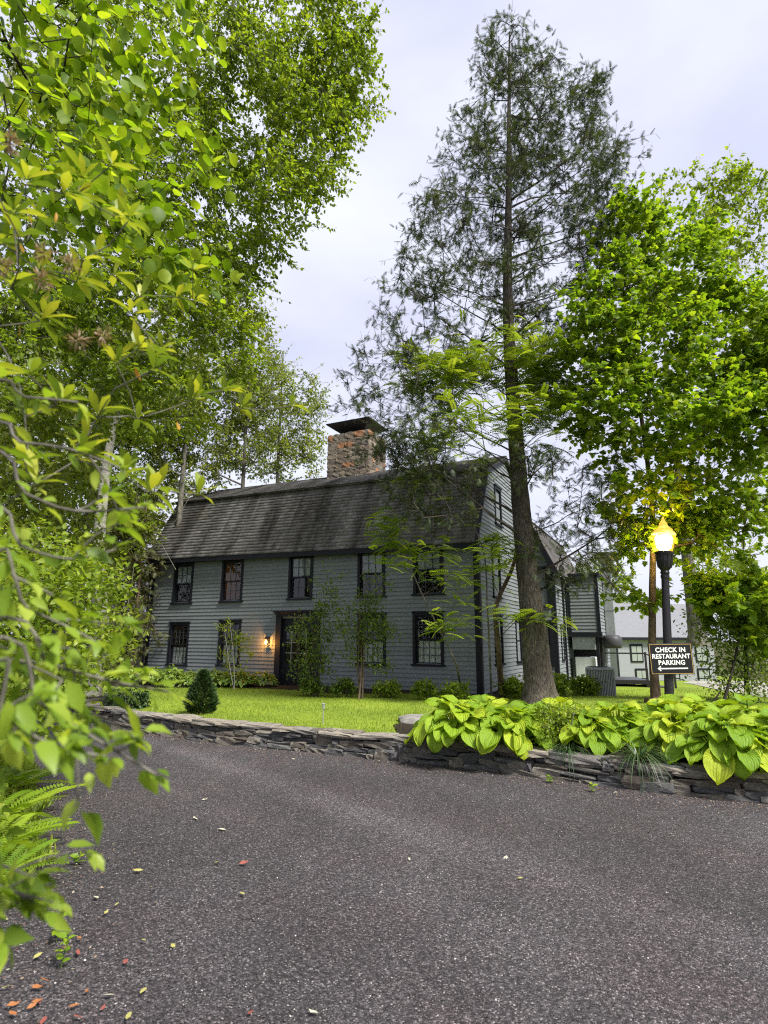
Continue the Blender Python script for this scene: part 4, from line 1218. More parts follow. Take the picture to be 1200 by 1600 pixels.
st = thing('tree_stump', 'low weathered brown tree stump at the foot of the lamp post', 'stump', (LX + .12, LY + .42, .36))
b = MB(); n = 22
for r_, z_ in ((.50, -.1), (.47, .12), (.44, .17), (.30, .13), (.0, .12)):
    b.v += [((r_ * (1 + .10 * math.sin(3 * a) + .06 * math.sin(7 * a + 1))) * math.cos(a), r_ * .8 * math.sin(a), z_ + .02 * math.sin(5 * a) * (z_ > .1)) for a in [2 * math.pi * k / n for k in range(n)]]
for j in range(4): b.f += [(j * n + k, j * n + (k + 1) % n, (j + 1) * n + (k + 1) % n, (j + 1) * n + k) for k in range(n)]
b.build('wood', 'bark_brown', st)
gl_ = thing('path_light', 'small thin grey garden stake light standing in the lawn', 'garden light', (-1.21,12.24,0.31))
MB().bar((0, 0, -.05), (0, 0, .30), .012, 6).build('stake', 'galv', gl_)
MB().lathe([(.03, .28), (.035, .36), (.045, .37), (.01, .39)], 8).build('cap', 'galv', gl_)
bo = stone_variants('boulder', 1, 21, jit=.10)[0]
bm = bmesh.new(); bm.from_mesh(bo); bmesh.ops.subdivide_edges(bm, edges=list(bm.edges), cuts=2, use_grid_fill=True, smooth=1.0)
for v_ in bm.verts: v_.co += Vector(rng.normal(0, .006, 3))
for f_ in bm.faces: f_.smooth = True
bm.to_mesh(bo); bm.free()
o = link('boulder', bo, 'grey_rock'); o.location = (.95, 12.35, .31); o.scale = (1.05, .8, .22); tag(o, 'flat weathered grey boulder at the lawn edge beside the hostas', 'boulder')

# ------------------------------------------------------------------ trees
# old hemlock on the lawn: dark fine sprays, bare inner limbs
tree('hemlock_tree', 'tall old hemlock with thick brown trunk and sparse dark needle sprays', 'tree',
     [(4.06,15.55,0.33), (3.96,15.55,2.62), (3.8,15.5,5.22), (3.7,15.5,8.2), (3.68,15.5,11.66), (3.93,15.6,16.7), (4.18,15.6,22.07)], .41, .02,
     [(4.11,15.6,20.86,0.96,0.9,1.67), (4.12,15.6,18.67,1.77,1.3,2.32), (5.85,15.8,18.64,1.58,1.3,2.61), (6.85,15.8,19.41,0.47,0.6,1.84), (2.86,15.4,16.04,1.6,1.8,1.92), (5.21,15.6,15.76,2.22,2,2.17), (7.25,15.8,16.42,0.93,1.5,1.85),
      (1.89,15.2,13.38,1.63,2.2,1.78), (5.18,16,13.31,2.41,2.4,1.85), (7.04,16,14,1.01,1.6,1.64), (0.99,15,11.33,1.29,2.2,1.25), (3.03,15.5,11.65,2.1,2.4,1.29), (-0.02,14.6,9.04,1.23,2,1.05), (1.78,15,9.14,1.62,2.2,0.98), (5.62,16.4,10.47,1.58,1.8,1.76),
      (-0.26,14.4,7.57,0.85,1.4,0.82), (1.02,14.6,7.29,1.2,1.2,0.73), (5.24,15.2,4.81,1.2,1.5,0.97), (4.66,14.9,3.91,1.08,1.2,0.76), (5.9,15.6,5.98,0.8,1.5,0.93), (5.27,15,3.76,0.83,1,0.59), (1.52,14.8,5.41,1.1,1,0.7), (0.68,14.8,6.19,1.02,1,0.71), (1.68,14.6,6.23,1.18,0.9,0.71), (4,14.4,6.53,0.84,0.8,0.88), (0.33,14.4,6.86,0.84,0.9,0.71), (5.98,15.2,4.47,0.68,0.9,0.7)],
     1000, SPRAY, 'leaf_hemlock', 'bark_hemlock', size=(.14, .31), per=22, twigs=6, twig=.6, prim=64, rise=.95, droop=.2, r0=.0105, flare=.28, shell=.3, sides=30, step=.25, flat=.4, seg=.45, bark2='bark_hemlock', spread=.6, wob=.05, tap=.6)

# young maple right behind the lamp
tree('maple_tree', 'bright green young maple with lobed leaves above the lamp post', 'tree',
     [(7.12, 15.75, .36), (7.16, 15.75, 1.8), (7.3, 15.7, 3.4), (7.4, 15.5, 5.5), (7.3, 15.4, 8), (7.2, 15.5, 10.5), (7.2, 15.6, 13)], .11, .02,
     [(7.2,14.8,13.53,0.75,0.9,1.31), (6.67,14.6,11.51,1.27,1.3,1.44), (8.59,15,12.41,1.41,1.5,1.72), (5.76,14.4,10.01,1.05,1.3,1.07), (7.65,14.4,9.64,1.74,1.6,1.36), (9.84,15,10.36,1.46,1.6,1.63), (5.97,14.4,8.14,1.2,1.4,1.02), (7.76,14.3,7.74,1.69,1.6,1.09), (9.64,14.6,7.87,1.21,1.5,1.5),
      (6.91,14.6,6.25,1.18,1.2,0.8), (9.03,14.8,6.14,1.36,1.3,0.89), (7.1,15.7,4.91,0.8,0.7,0.82), (8.26,15.9,4.95,1.08,0.7,0.64), (6.31,15.1,5.23,0.48,0.5,0.53), (8.3,15.2,5.35,0.52,0.5,0.54), (7.53,15.1,5.86,0.69,0.5,0.32), (9.3,15,4.62,1.01,1.2,0.78), (10.39,14.6,9.56,0.88,1.5,2.38), (7.02,15.9,3.16,0.7,0.5,0.38)],
     700, MAPLE, 'leaf_maple', 'bark_brown', size=(.10, .175), per=50, twigs=5, twig=.8, rise=.8, droop=.35, r0=.008, flare=.2, shell=.35, flat=.45,
     obj_leaf=(None, 260, (.14, .22), 'leaf_maple_obj'))
# fine-leaved birch over the driveway
tree('birch_tree', 'tall birch whose fine-leaved crown hangs over the left of the driveway', 'tree',
     [(-10.2, 10.9, .1), (-10.2, 10.9, 3), (-10.0, 10.8, 6), (-9.6, 10.7, 9), (-9.0, 10.6, 12), (-8.2, 10.5, 15)], .26, .05,
     [(-2.21,10.4,15.35,1.73,1.6,1.48), (-0.89,10.4,14.29,0.71,1,1.25), (-1.47,10.3,12.49,0.82,1.2,1.25), (-3.11,10.4,13.25,1.67,1.8,1.91), (-2.26,10.2,10.66,0.72,1,0.93), (-3.95,10.2,10.5,1.57,1.8,1.71), (-5.81,10.6,14.32,2.45,2,2.2),
      (-3.43,10.1,8.96,1.01,1.4,0.86), (-4.43,10,7.92,1.47,1.8,1.11), (-6.66,10.4,10.35,1.99,2,2.55), (-6.66,10.2,7.22,1.48,1.8,1.66), (-2.73,10.2,7.44,0.56,0.8,0.68), (-4.25,10.2,6.44,0.97,1.2,0.79), (-2.01,10,8.76,0.22,0.3,0.17)],
     1150, DIAM, 'leaf_birch', 'bark_pale', size=(.065, .12), per=96, twigs=6, twig=.7, rise=.5, droop=.5, r0=.007, shell=.3, bark2='bark_grey', flat=.6)
# leaning pale tree beside the far corner of the house, lichened limb across the gable end
tree('leaning_pale_tree', 'pale-barked tree with forked leaning stems left of the house corner', 'tree',
     [(-8.6, 17.6, .25), (-8.5, 17.7, 2.2), (-8.9, 17.8, 4.5), (-9.0, 18, 8), (-8.6, 18, 12)], .27, .06,
     [(-10.23,18,11.21,1.95,2,2.17), (-7.63,18,11.23,1.52,1.5,1.93), (-11.33,18,8.02,1.47,2,1.57), (-6.69,18,13.16,1.33,1.5,1.5)], 200, DIAM, 'leaf_forest', 'bark_pale', size=(.09, .15), per=90, twigs=6, twig=.9, r0=.012,
     extra=[(-6.48,16.6,4.64), (-5.64,16.4,6.13), (-5.34,16.3,7.08), (-6,16.6,3.89), (-7.39,17,4.12), (-7.46,17,2.9)])
# big-leaved tree overhead
path = [(-4.6, 2.6, 0), (-4.4, 2.7, 3), (-4.0, 2.9, 6)]
ov = thing('overhanging_tree', 'tree with large rounded bright leaves drooping into the top left corner', 'tree', (-4.6, 2.6, 0))
pth = smoothpath(path, .4) - np.array((-4.6, 2.6, 0))
link('trunk', trunk_mesh('trunk', pth, np.linspace(.17, .06, len(pth)), 12, .3), 'bark_grey', ov)
tg = in_ellipsoids([tuple(np.array(e) - np.array((-4.6, 2.6, 0, 0, 0, 0))) for e in ((-2.4,3.2,5.99,0.35,0.5,0.45), (-1.91,3.4,6.42,0.33,0.5,0.3), (-1.45,3.3,6.35,0.21,0.3,0.21), (-1.99,3.2,5.1,0.46,0.5,0.36), (-1.45,3.1,5.1,0.29,0.3,0.15), (-1.7,3.2,4.71,0.41,0.5,0.24), (-1.44,3.3,4.46,0.21,0.3,0.19), (-2.33,3.4,4.58,0.3,0.4,0.3), (-2.21,3.6,6.07,0.54,0.5,0.36))], 150, .2)
pos, par, nt_, tips = skeleton(pth, tg, .25, .2, .08)
r = radii_of(par, .004, nt_, np.linspace(.17, .06, len(pth)))
ids = np.arange(nt_, len(pos)); rb = r[ids]
v, f_ = tubes('', pos[par[ids]], pos[ids], np.minimum(r[par[ids]], rb * 1.25), rb, 6)
link('limbs', npmesh('limbs', v, f_, None, True), 'bark_dark', ov)
OVR = (np.array([(0, 0, 0), (.36, 0, -.02), (.7, 0, -.05), (1, 0, -.12), (.14, .26, .04), (.42, .38, .05), (.74, .26, .0), (.14, -.26, .04), (.42, -.38, .05), (.74, -.26, .0)]),
       np.array([(0, 1, 4), (1, 5, 4), (1, 2, 5), (2, 6, 5), (2, 3, 6), (0, 7, 1), (1, 7, 8), (1, 8, 2), (2, 8, 9), (2, 9, 3)]))
lme = tpl_mesh('leaf', OVR); cnt = 0
massP = []; massD = []
for ti, _ in tips:
    b0 = pos[ti]; d0 = unit(b0 - pos[par[ti]]); d0 = unit(np.array((d0[0] + .5, d0[1] * .4, d0[2] - .35)))
    for k in range(9):
        p = b0 + d0 * (.06 * k - .18) + rng.normal(0, .03, 3)
        dd = d0 * .5 + np.array((0, 0, -.45)) + rng.normal(0, .5, 3)
        if k % 9 in (1, 5) and cnt < 300: place('leaf', lme, 'leaf_overhead', ov, p, dd, rng.uniform(.08, .13), .6); cnt += 1
        else: massP.append(p); massD.append(dd)
leafmat('leaf_overhead_mass', (.10, .185, .010), (.205, .335, .016), (.35, .46, .03), trans=.6)
c = link('crown', leafmesh('crown', OVR, np.array(massP), np.array(massD), rng.uniform(.075, .12, len(massP)), None, None, .6), 'leaf_overhead_mass', ov); c['kind'] = 'stuff'

# the wood behind and to the left
def wood(name, label, base, h, E_, tips_, mat='leaf_forest', barkm='bark_grey', r=.16, size=(.12, .22), per=60, lean=(0, 0), group='trees of the wood behind the house', tpl=DIAM, **kw):
    bx, by, bz = base
    return tree(name, label, 'tree', [base, (bx + lean[0] * .3, by, bz + h * .3), (bx + lean[0] * .7, by + lean[1], bz + h * .65), (bx + lean[0], by + lean[1], bz + h)], r, .03, E_, tips_, tpl, mat, barkm, group, size=size, per=per, twigs=6, twig=1.1, r0=.012, step=.8, seg=.8, **kw)
wood('larch_tree', 'thin pale-green larch with bare straight trunk standing behind the roof left of the chimney', (-5.76,30,1.86), 16.0,
     [(-6.23,30,14.32,2.13,1.6,2.3), (-4.27,30,13.96,1.06,1.4,2.68), (-7.01,30,12.09,2.45,1.6,1.48), (-5.22,30,11,2.08,1.6,1.28), (-6.52,30,16.62,1.08,1,1.18)], 230, 'leaf_forest', size=(.11, .18), per=60)
wood('slender_tree', 'slender loose-leaved tree between the birch and the larch', (-6.85,27,1.86), 15.5, [(-7.61,27,17.29,1.81,2,2.2), (-8.07,27,14.11,1.93,2,2.1), (-6.48,27,14.46,1.45,2,2.11), (-8.53,27,11.4,1.58,2,1.68), (-9.35,27,9.76,1.56,2,1.31), (-6.95,27,11.41,1.58,2,1.34)], 260, 'leaf_forest', size=(.11, .18), per=66)
wood('ash_tree', 'leafy grey-trunked tree rising just left of the house roof', (-9.07,25,1.07), 15, [(-10.48,25,13.52,2.09,2.5,2.96), (-9.46,25,11.94,1.33,2,1.91), (-11.6,25,9.77,2.03,2.5,2.15), (-11.45,25.5,7.51,1.45,2,1.2)], 260, 'leaf_forest', r=.2, size=(.13, .21), per=66)
wood('oak_tree', 'dense tree filling the wood left of the pale leaning stems', (-11.56,22,0.94), 14, [(-12.83,22,11.56,2.61,3,2.87), (-14.14,22,7.77,2.52,3,2.67), (-11.25,22,6.75,1.75,2.5,1.82), (-14.89,22,13.25,2.39,3,2.66), (-11.28,22.5,9.54,1.57,2,1.67)], 360, 'leaf_azalea', size=(.13, .21), per=66)
wood('hemlock_sapling', 'olive feathery young hemlock beside the far corner of the house', (-10.16,24,0.85), 7, [(-10.64,24,4.46,1.07,1.5,1.62), (-10.7,24,2.37,1.18,1.5,1.03), (-10.72,24,6.63,0.81,1.2,1.4)], 130, 'leaf_olive', 'bark_brown', r=.09, size=(.18, .34), per=48, tpl=SPRAY)
for k, (px, y, lb) in enumerate((((-30.0, 36, .2), 13, 'far woodland tree with yellow-green crown at the left edge of the wood'), ((-22, 38, .2), 14, 'far woodland tree behind the open shed roof'), ((-14.5, 40, .2), 12, 'far woodland tree low behind the house ridge'))):
    wood('woodland_tree', lb, px, y, [(px[0], px[1], y * .62, 4.6, 3.5, 5.5), (px[0] + 2.5, px[1], y * .35, 4, 3, 3.5), (px[0] - 2.5, px[1], y * .3, 4, 3, 3.5)], 260, ('leaf_azalea', 'leaf_forest', 'leaf_olive')[k], size=(.22, .36), per=54)
# right-hand background
wood('tall_oak_tree', 'tall open-crowned oak with grey trunk standing behind the maple', (13.82,26,1.68), 16, [(15.96,26,23.8,3,2.5,2.35), (18.3,26,23.81,2.34,2.5,2.35), (18.75,26,19.7,1.94,2.5,2.59), (15.91,26,20.41,2.28,2.5,1.86), (17.62,26,8.97,1.49,2,1.88), (15.1,26,5.36,1.74,2,1.18)], 150, 'leaf_birch', r=.36, size=(.15, .26), per=58, group='trees behind the lawn')
for px, y, lb in (((13, 62, -2), 13, 'far tree with yellow-green leaves between the wing and the distant house'), ((25, 66, -2), 15, 'far tree rising behind the distant house roof'), ((38, 62, -2), 16, 'far tree beyond the parking area')):
    wood('distant_tree', lb, px, y, [(px[0], px[1], y * .45, 3.6, 3, 4.5), (px[0] + 2, px[1], y * .2, 3, 2, 3)], 200, 'leaf_azalea', size=(.25, .42), per=54, group='trees beyond the distant house')

# ------------------------------------------------------------------ sumacs with feathered leaves
def sumac(name, label, trunk, r0_, tipsP, fronds, size, group='young sumacs beside the house corner', mass=0, vol=None):
    if vol: tipsP = list(tipsP) + [tuple(q) for q in in_ellipsoids(vol, 66, .1)]
    path = smoothpath(trunk, .3); base = path[0].copy()
    root = thing(name, label, 'tree', tuple(base), 0, group)
    path = path - base; tg = np.array(tipsP) - base
    pos, par, nt_, tips = skeleton(path, tg, .3, .9, .08)
    trr = np.linspace(r0_, r0_ * .35, len(path)); r = radii_of(par, .010, nt_, trr)
    link('trunk', trunk_mesh('trunk', path, trr, 12, .2), 'bark_grey' if 'forked' not in label else 'bark_brown', root)
    ids = np.arange(nt_, len(pos)); rb = r[ids]
    v, f_ = tubes('', pos[par[ids]], pos[ids], np.minimum(r[par[ids]], rb * 1.2), rb, 6)
    rt = np.arange(len(pos))
    for i in ids: rt[i] = i if par[i] < nt_ else rt[par[i]]
    for q in np.unique(rt[ids]):
        sel = ids[rt[ids] == q]
        v, f_ = tubes('', pos[par[sel]], pos[sel], np.minimum(r[par[sel]], r[sel] * 1.2), r[sel], 6)
        link('limb', npmesh('limb', v, f_, None, True), 'bark_brown', root)
    me = tpl_mesh('frond', PINNATE, False)
    MP = []; MD = []
    for ti, _ in tips:
        p = pos[ti]; d = unit(p - pos[par[ti]])
        a0 = rng.uniform(0, 6.28)
        for k in range(fronds):
            a = a0 + 2.4 * k
            dd = np.array((math.cos(a), math.sin(a), rng.uniform(-.15, .5))) + d * .3
            pp = p - d * .05 * k
            place('frond', me, 'leaf_sumac', root, pp, dd, rng.uniform(*size), .25)
        for k in range(mass):
            a = rng.uniform(0, 6.28); MP.append(p + rng.normal(0, .25, 3)); MD.append((math.cos(a), math.sin(a), rng.uniform(-.3, .5)))
    if MP:
        c = link('crown', leafmesh('crown', PINNATE, np.array(MP), np.array(MD), rng.uniform(*size, len(MP)), None, None, .3), 'leaf_sumac_mass', root); c['kind'] = 'stuff'
    return root
sumac('sumac_tree', 'forked reddish-brown sumac with feathered leaves in front of the bright gable wall', [(3.43,17.4,0.32), (3.16,16.3,1.95), (3.16,16.3,2.91), (3.7,16.3,4.08), (3.95,16.3,5.57), (3.96,16.2,6.7)], .085,
      [(1.91,16,10.24), (2.7,16,10.67), (1.14,16,10.03), (3.68,16,10.89), (4.47,16,11.1), (5,16,10.26), (4.77,16,9.43), (2.24,15.8,9.12), (1.67,15.8,8.51), (3.01,15.8,9.53), (3.71,15.6,9.24), (4.44,15.7,8.29), (5.1,16,8.61), (0.93,15.9,9.16), (2.76,15.7,8.08), (1.86,16,7.41), (2.93,15.8,6.96), (0.37,16,9.4), (3.37,15.6,10.04), (4,15.5,9.79), (2.42,15.6,9.63)], 4, (.42, .62), mass=13, vol=[(2.52,15,9.73,2.17,1,0.6), (1.23,14.9,9.09,1.25,0.9,0.43), (4.21,15.2,10.04,1.29,1,0.81), (4.69,15.2,8.67,0.9,0.9,0.88), (2.96,14.8,7.92,1.57,0.8,0.47), (1.72,14.8,7.18,1.04,0.7,0.37), (3.79,14.8,7.01,0.69,0.6,0.55), (2.9,15.2,4.28,0.68,0.5,0.52), (3.76,14.9,2.59,0.41,0.4,0.24)])
sumac('sumac_sapling', 'thin slanting sumac sapling leaning left across the front wall', [(2.37,18.12,0.32), (1.93,15.9,1.36), (1.57,15.9,2.11), (1.06,15.8,3.13), (0.71,15.8,4), (0.57,15.8,4.72)], .035,
      [(0.71,15.7,4.35), (0.18,15.7,4.7), (0.35,15.6,3.98), (1.06,15.7,4.17), (1.58,15.6,4.51), (1.74,15.6,3.64), (2.07,15.6,3.12), (2.32,15.6,2.53), (1.71,15.5,2.61), (0.09,15.7,5.15), (2.35,15.6,3.81), (1.53,15.5,2.36)], 9, (.40, .60), mass=9)
sumac('sumac_sapling', 'slim sumac shoot whose leaf tufts hang before the right end of the roof', [(3.06,17.03,0.32), (2.8,15.7,2.62), (2.69,15.7,4.53), (1.78,15.6,5.96), (0.71,15.5,6.67)], .03,
      [(0.71,15.4,6.36), (0,15.4,5.18), (0.18,15.4,4.47), (1.06,15.4,6.09), (2.97,15.5,4.68), (3.38,15.4,2.61), (4,15.2,2.44), (3.12,15.4,4.4)], 9, (.40, .60), mass=12)

# ------------------------------------------------------------------ shrubs by the house
def shrub(name, label, base, E_, ntips, mat, size, per=40, twig=.3, barkm='bark_grey', stems=5, group=None, tpl=OVATE, cat='shrub', r=.018, spreadb=.12, droop=.1, hgt=None):
    base = np.array(base, float); root = thing(name, label, cat, tuple(base), 0, group)
    E2 = [(e[0] - base[0], e[1] - base[1], e[2] - base[2], *e[3:]) for e in E_]
    tg = in_ellipsoids(E2, ntips, .35)
    zt = np.max(tg[:, 2])
    V = []; Fc = []; off = 0; PT = []; DT = []
    cl = np.argmin(np.linalg.norm(tg[:, None, :2] * 1.0 - (rng.normal(0, spreadb * 3, (stems, 2)))[None], axis=2), axis=1)
    for s in range(stems):
        m = tg[cl == s]
        if not len(m): continue
        top = m[np.argmax(m[:, 2])]
        st_ = np.array((*rng.normal(0, spreadb, 2), -.05))
        path = smoothpath([st_, st_ * .6 + top * .35 + rng.normal(0, .04, 3), top], .12)
        pos, par, nt_, tips = skeleton(path, m, .14, .7, .08)
        rr = radii_of(par, .004, nt_, np.linspace(r, .005, len(path)))
        ids = np.arange(1, len(pos)); v, f_ = tubes('', pos[par[ids]], pos[ids], np.minimum(rr[par[ids]], rr[ids] * 1.3), rr[ids], 5)
        V.append(v); Fc.append(f_ + off); off += len(v)
        for ti, _ in tips: PT.append(pos[ti]); DT.append(unit(pos[ti] - pos[par[ti]]))
    link('stems', npmesh('stems', np.concatenate(V), Fc, None, True), barkm, root)
    PT = np.repeat(np.array(PT), per, 0); DT = np.repeat(np.array(DT), per, 0)
    P = PT + rng.normal(0, twig * .45, PT.shape); D = DT * .5 + unit(rng.normal(size=PT.shape)) * .8 + np.array((0, 0, -droop))
    P[:, 2] = np.maximum(P[:, 2], .03)
    rn = np.clip(rng.normal(.5, .22, len(P)), 0, 1)
    c = link('foliage', leafmesh('foliage', tpl, P, D, rng.uniform(*size, len(P)), rn, None, .5), mat, root); c['kind'] = 'stuff'
    return root
shrub('door_shrub', 'tall thin shrub with dark glossy leaves half hiding the front door', (-2,17.64,0.31), [(-2.08,17.6,1.92,0.53,0.35,0.94), (-2.15,17.6,1.09,0.57,0.35,0.64), (-1.55,17.6,3.64,0.55,0.35,0.59), (-1.68,17.6,2.58,0.42,0.3,0.86), (-2.31,17.5,2.2,0.42,0.3,0.26)], 85, 'leaf_shrub', (.06, .12), 24, .30, hgt=3)
shrub('window_shrub', 'slim upright small tree screening the third downstairs window', (-0.7,16.98,0.31), [(-0.37,17.2,3.41,0.53,0.4,0.49), (-0.64,17.2,2.48,0.75,0.45,0.65), (-0.17,17.2,2.2,0.6,0.4,0.37), (-0.95,17.2,1.75,0.48,0.35,0.55), (-0.17,17.2,1.39,0.41,0.3,0.32)], 90, 'leaf_shrub', (.06, .12), 24, .32, 'bark_brown', 3, r=.035)
shrub('laurel_shrub', 'spindly yellow-green laurel shrub before the second downstairs window', (-4.92,19.85,0.31), [(-5.49,20.4,2.22,0.31,0.2,0.39), (-4.89,20.4,1.9,0.27,0.2,0.32), (-5.37,20.4,1.42,0.35,0.2,0.19), (-4.71,20.4,1.43,0.31,0.2,0.17), (-5.06,20.4,0.94,0.35,0.2,0.17)], 26, 'leaf_azalea', (.12, .2), 14, .18, 'bark_pale', 2, tpl=NARROW)
def conifer(label, base, h, r):
    root = thing('dwarf_conifer', label, 'shrub', base)
    link('trunk', trunk_mesh('trunk', np.array([(0, 0, -.05), (0, 0, h * .5), (.0, 0, h * .92)]), [.05, .03, .01], 8), 'bark_brown', root)
    n = 4200; q = rng.random(n) ** .75; z = .04 + h * (1 - q) ; a = rng.uniform(0, 6.28, n)
    prof = r * np.minimum(1, (1 - z / (h * 1.02)) * 1.35) ** .8 * np.minimum(1, .65 + z * 1.3)
    lump = 1 + .10 * np.sin(a * 5 + z * 9) + .08 * np.sin(a * 9 - z * 14)
    rr = prof * lump * rng.uniform(.72, 1.0, n)
    P = np.stack([rr * np.cos(a), rr * np.sin(a), z], -1); D = np.stack([np.cos(a), np.sin(a), np.full(n, .75)], -1) + rng.normal(0, .3, (n, 3))
    c = link('foliage', leafmesh('foliage', SPRAY, P, D, rng.uniform(.07, .13, n), None, None, .6), 'leaf_conifer', root); c['kind'] = 'stuff'
conifer('dense cone-shaped dwarf conifer at the left end of the lawn', (-4.07,13.53,0.31), .92, .33)
shrub('mounded_shrub', 'low dark mounded evergreen behind the far end of the stone wall', (-5.93,13.93,0.31), [(-6.24,14.6,0.48,0.53,0.5,0.24)], 60, 'leaf_conifer', (.05, .09), 40, .12, stems=4)
for px, py, y, lb in ((606,1079,17.3,'small rounded leafy bush below the third downstairs window'), (664,1081,16.9,'small rounded leafy bush below the fourth downstairs window'), (708,1083,16.6,'small leafy bush at the corner of the front wall'), (494,1083,17.6,'small leafy bush at the foot of the door shrub'), (543,1083,17.4,'small leafy bush at the foot of the slim upright tree')):
    d_ = np.array((px - 600) / 900 * y * 1.0)
    bx = float(d_); 
    shrub('foundation_shrub', lb, (bx, y, .31), [(bx, y, .58, .36, .3, .22)], 26, 'leaf_azalea' if py != 1083 or px > 700 else 'leaf_shrub', (.07, .12), 26, .13, stems=4, group='small bushes along the foundation')
for px, y, sx, lb in ((800, 17.2, .55, 'yellow-green leafy bush between the forked sumac and the thick trunk'), (858, 17.6, .34, 'yellow-green leafy bush right of the thick trunk'), (905, 18.0, .42, 'leafy bush beside the air conditioner')):
    bx = (px - 600) / 900 * y
    shrub('foundation_shrub', lb, (bx, y, .31), [(bx, y, .62, sx, .3, .26)], 34, 'leaf_azalea', (.09, .15), 24, .15, stems=4, group='small bushes along the foundation')
# row of hostas under the front windows
def leaf_clump(name, label, base, r, h, n, tpl, mat, size, group, cat='plant'):
    root = thing(name, label, cat, base, 0, group)
    a = rng.uniform(0, 6.28, n); q = np.sqrt(rng.random(n))
    P = np.stack([q * r * np.cos(a), q * r * np.sin(a), h * (1 - q ** 2 * .65) + rng.normal(0, .03, n)], -1)
    P[:, 2] = np.maximum(P[:, 2], .05)
    D = np.stack([np.cos(a), np.sin(a), .25 - q * .9], -1) + rng.normal(0, .3, (n, 3))
    c = link('leaves', leafmesh('leaves', tpl, P, D, rng.uniform(*size, n), None, np.stack([np.cos(a) * .3, np.sin(a) * .3, np.ones(n)], -1), .25), mat, root); c['kind'] = 'stuff'
    m = 14; a = rng.uniform(0, 6.28, m)
    v, f_ = tubes('', np.stack([.03 * np.cos(a), .03 * np.sin(a), 0 * a - .03], -1), np.stack([r * .6 * np.cos(a), r * .6 * np.sin(a), 0 * a + h * .75], -1), np.full(m, .008), np.full(m, .004), 4)
    link('stalks', npmesh('stalks', v, f_), mat, root)
hp = [(-11.9, -1.9), (-11.3, -1.5), (-10.7, -2.1), (-10.4, -1.3), (-9.8, -1.8), (-9.4, -1.2), (-9.0, -1.7), (-8.6, -1.1), (-8.2, -1.4), (-7.6, -1.0), (-12.6, -1.5), (-13.2, -2.0)]
for a_, b_ in hp:
    q = hw(a_, b_)
    leaf_clump('hosta', 'small-leaved hosta in the row between the dwarf conifer and the front door', (q[0], q[1], .32), rng.uniform(.42, .6), rng.uniform(.38, .55), 190, OVATE, 'leaf_hosta_small', (.14, .22), 'hostas in the row under the front windows')
q = hw(-6.6, -1.1)

# ------------------------------------------------------------------ giant hostas on the wall
def hosta_leaf(k):
    r = np.random.default_rng(40 + k); nu, nv = 10, 14
    V = []
    for i in range(nu + 1):
        u = i / nu
        wd = .50 * (math.sin(math.pi * min(1, (u * .90 + .10)) ** .85)) ** .55 * (1 if u < .97 else .3)
        for j in range(nv + 1):
            t = -1 + 2 * j / nv
            x = u - .14 * (abs(t) ** 1.5) * max(0, 1 - u * 3.2) + .0
            y = wd * t
            zz = .20 * t * t * (1 - .3 * u) - (.22 + .12 * r.random()) * u ** 2.2 + .022 * math.cos(t * 11.0 + u * 1.5) * (1 - u * .7) + .03 * math.sin(u * 9 + k * 2) * abs(t) ** 2
            V.append((x, y, zz + .06 * math.sin(u * 3)))
    Fc = [(i * (nv + 1) + j, (i + 1) * (nv + 1) + j, (i + 1) * (nv + 1) + j + 1, i * (nv + 1) + j + 1) for i in range(nu) for j in range(nv)]
    return npmesh('leaf', np.array(V), np.array(Fc), None, True)
HL = [hosta_leaf(k) for k in range(5)]
for me in HL: me.materials.append(MATS['leaf_hosta'])
def hosta(label, base, r, h, n, size, front=-1.9, group='giant hostas on top of the stone wall'):
    root = thing('giant_hosta', label, 'plant', base, 0, group)
    A_ = []; B_ = []
    for k in range(n):
        q = math.sqrt((k + .6) / n); a = k * 2.39996 + rng.normal(0, .2)
        rr = r * q * rng.uniform(.85, 1.1)
        s = rng.uniform(*size) * (1.05 - .25 * (1 - q))
        z = h * (1.0 - .72 * q ** 1.7) + rng.normal(0, .03)
        p = np.array((rr * math.cos(a) * .75, rr * math.sin(a) * .75, z))
        d = np.array((math.cos(a), math.sin(a), .55 - 1.12 * q + rng.normal(0, .28)))
        ft = max(0, math.cos(a - front))
        d[2] -= .22 * ft * q
        nrm = np.array((math.cos(a) * .35 * q + rng.normal(0, .2), math.sin(a) * .35 * q - .25 + rng.normal(0, .2), 1.0))
        o = place('leaf', HL[rng.integers(5)], None, root, p, d, s, 0, nrm)
        A_.append((.05 * math.cos(a), .05 * math.sin(a), 0)); B_.append(p)
    v, f_ = tubes('', np.array(A_), np.array(B_), np.full(n, .012), np.full(n, .008), 5)
    link('stalks', npmesh('stalks', v, f_, None, True), 'leaf_hosta', root)
hosta('giant hosta at the left end of the bed with leaves spilling over the wall', (1.25, 10.05, .33), .80, .58, 78, (.20, .34))
hosta('giant hosta between the spilling end clump and the small-leaved creeper', (2.05, 9.8, .33), .76, .54, 74, (.20, .33))
hosta('giant hosta behind the spilling end clump near the boulder', (1.8, 10.75, .33), .66, .58, 50, (.20, .33))
hosta('giant hosta right behind the small-leaved creeper', (3.0, 10.2, .35), .70, .56, 58, (.20, .32))
hosta('giant hosta behind the dark grass tuft', (3.75, 9.75, .36), .74, .56, 64, (.20, .33))
hosta('giant hosta bridging the creeper and the dark grass tuft', (3.2, 9.45, .35), .6, .5, 46, (.19, .3))
hosta('giant hosta filling the bed between the hanging clump and the upright-leaved one', (4.35, 9.0, .35), .66, .56, 54, (.20, .33))
hosta('giant hosta with upright leaves in front of the lamp post', (4.75, 9.6, .36), .72, .66, 62, (.22, .36))
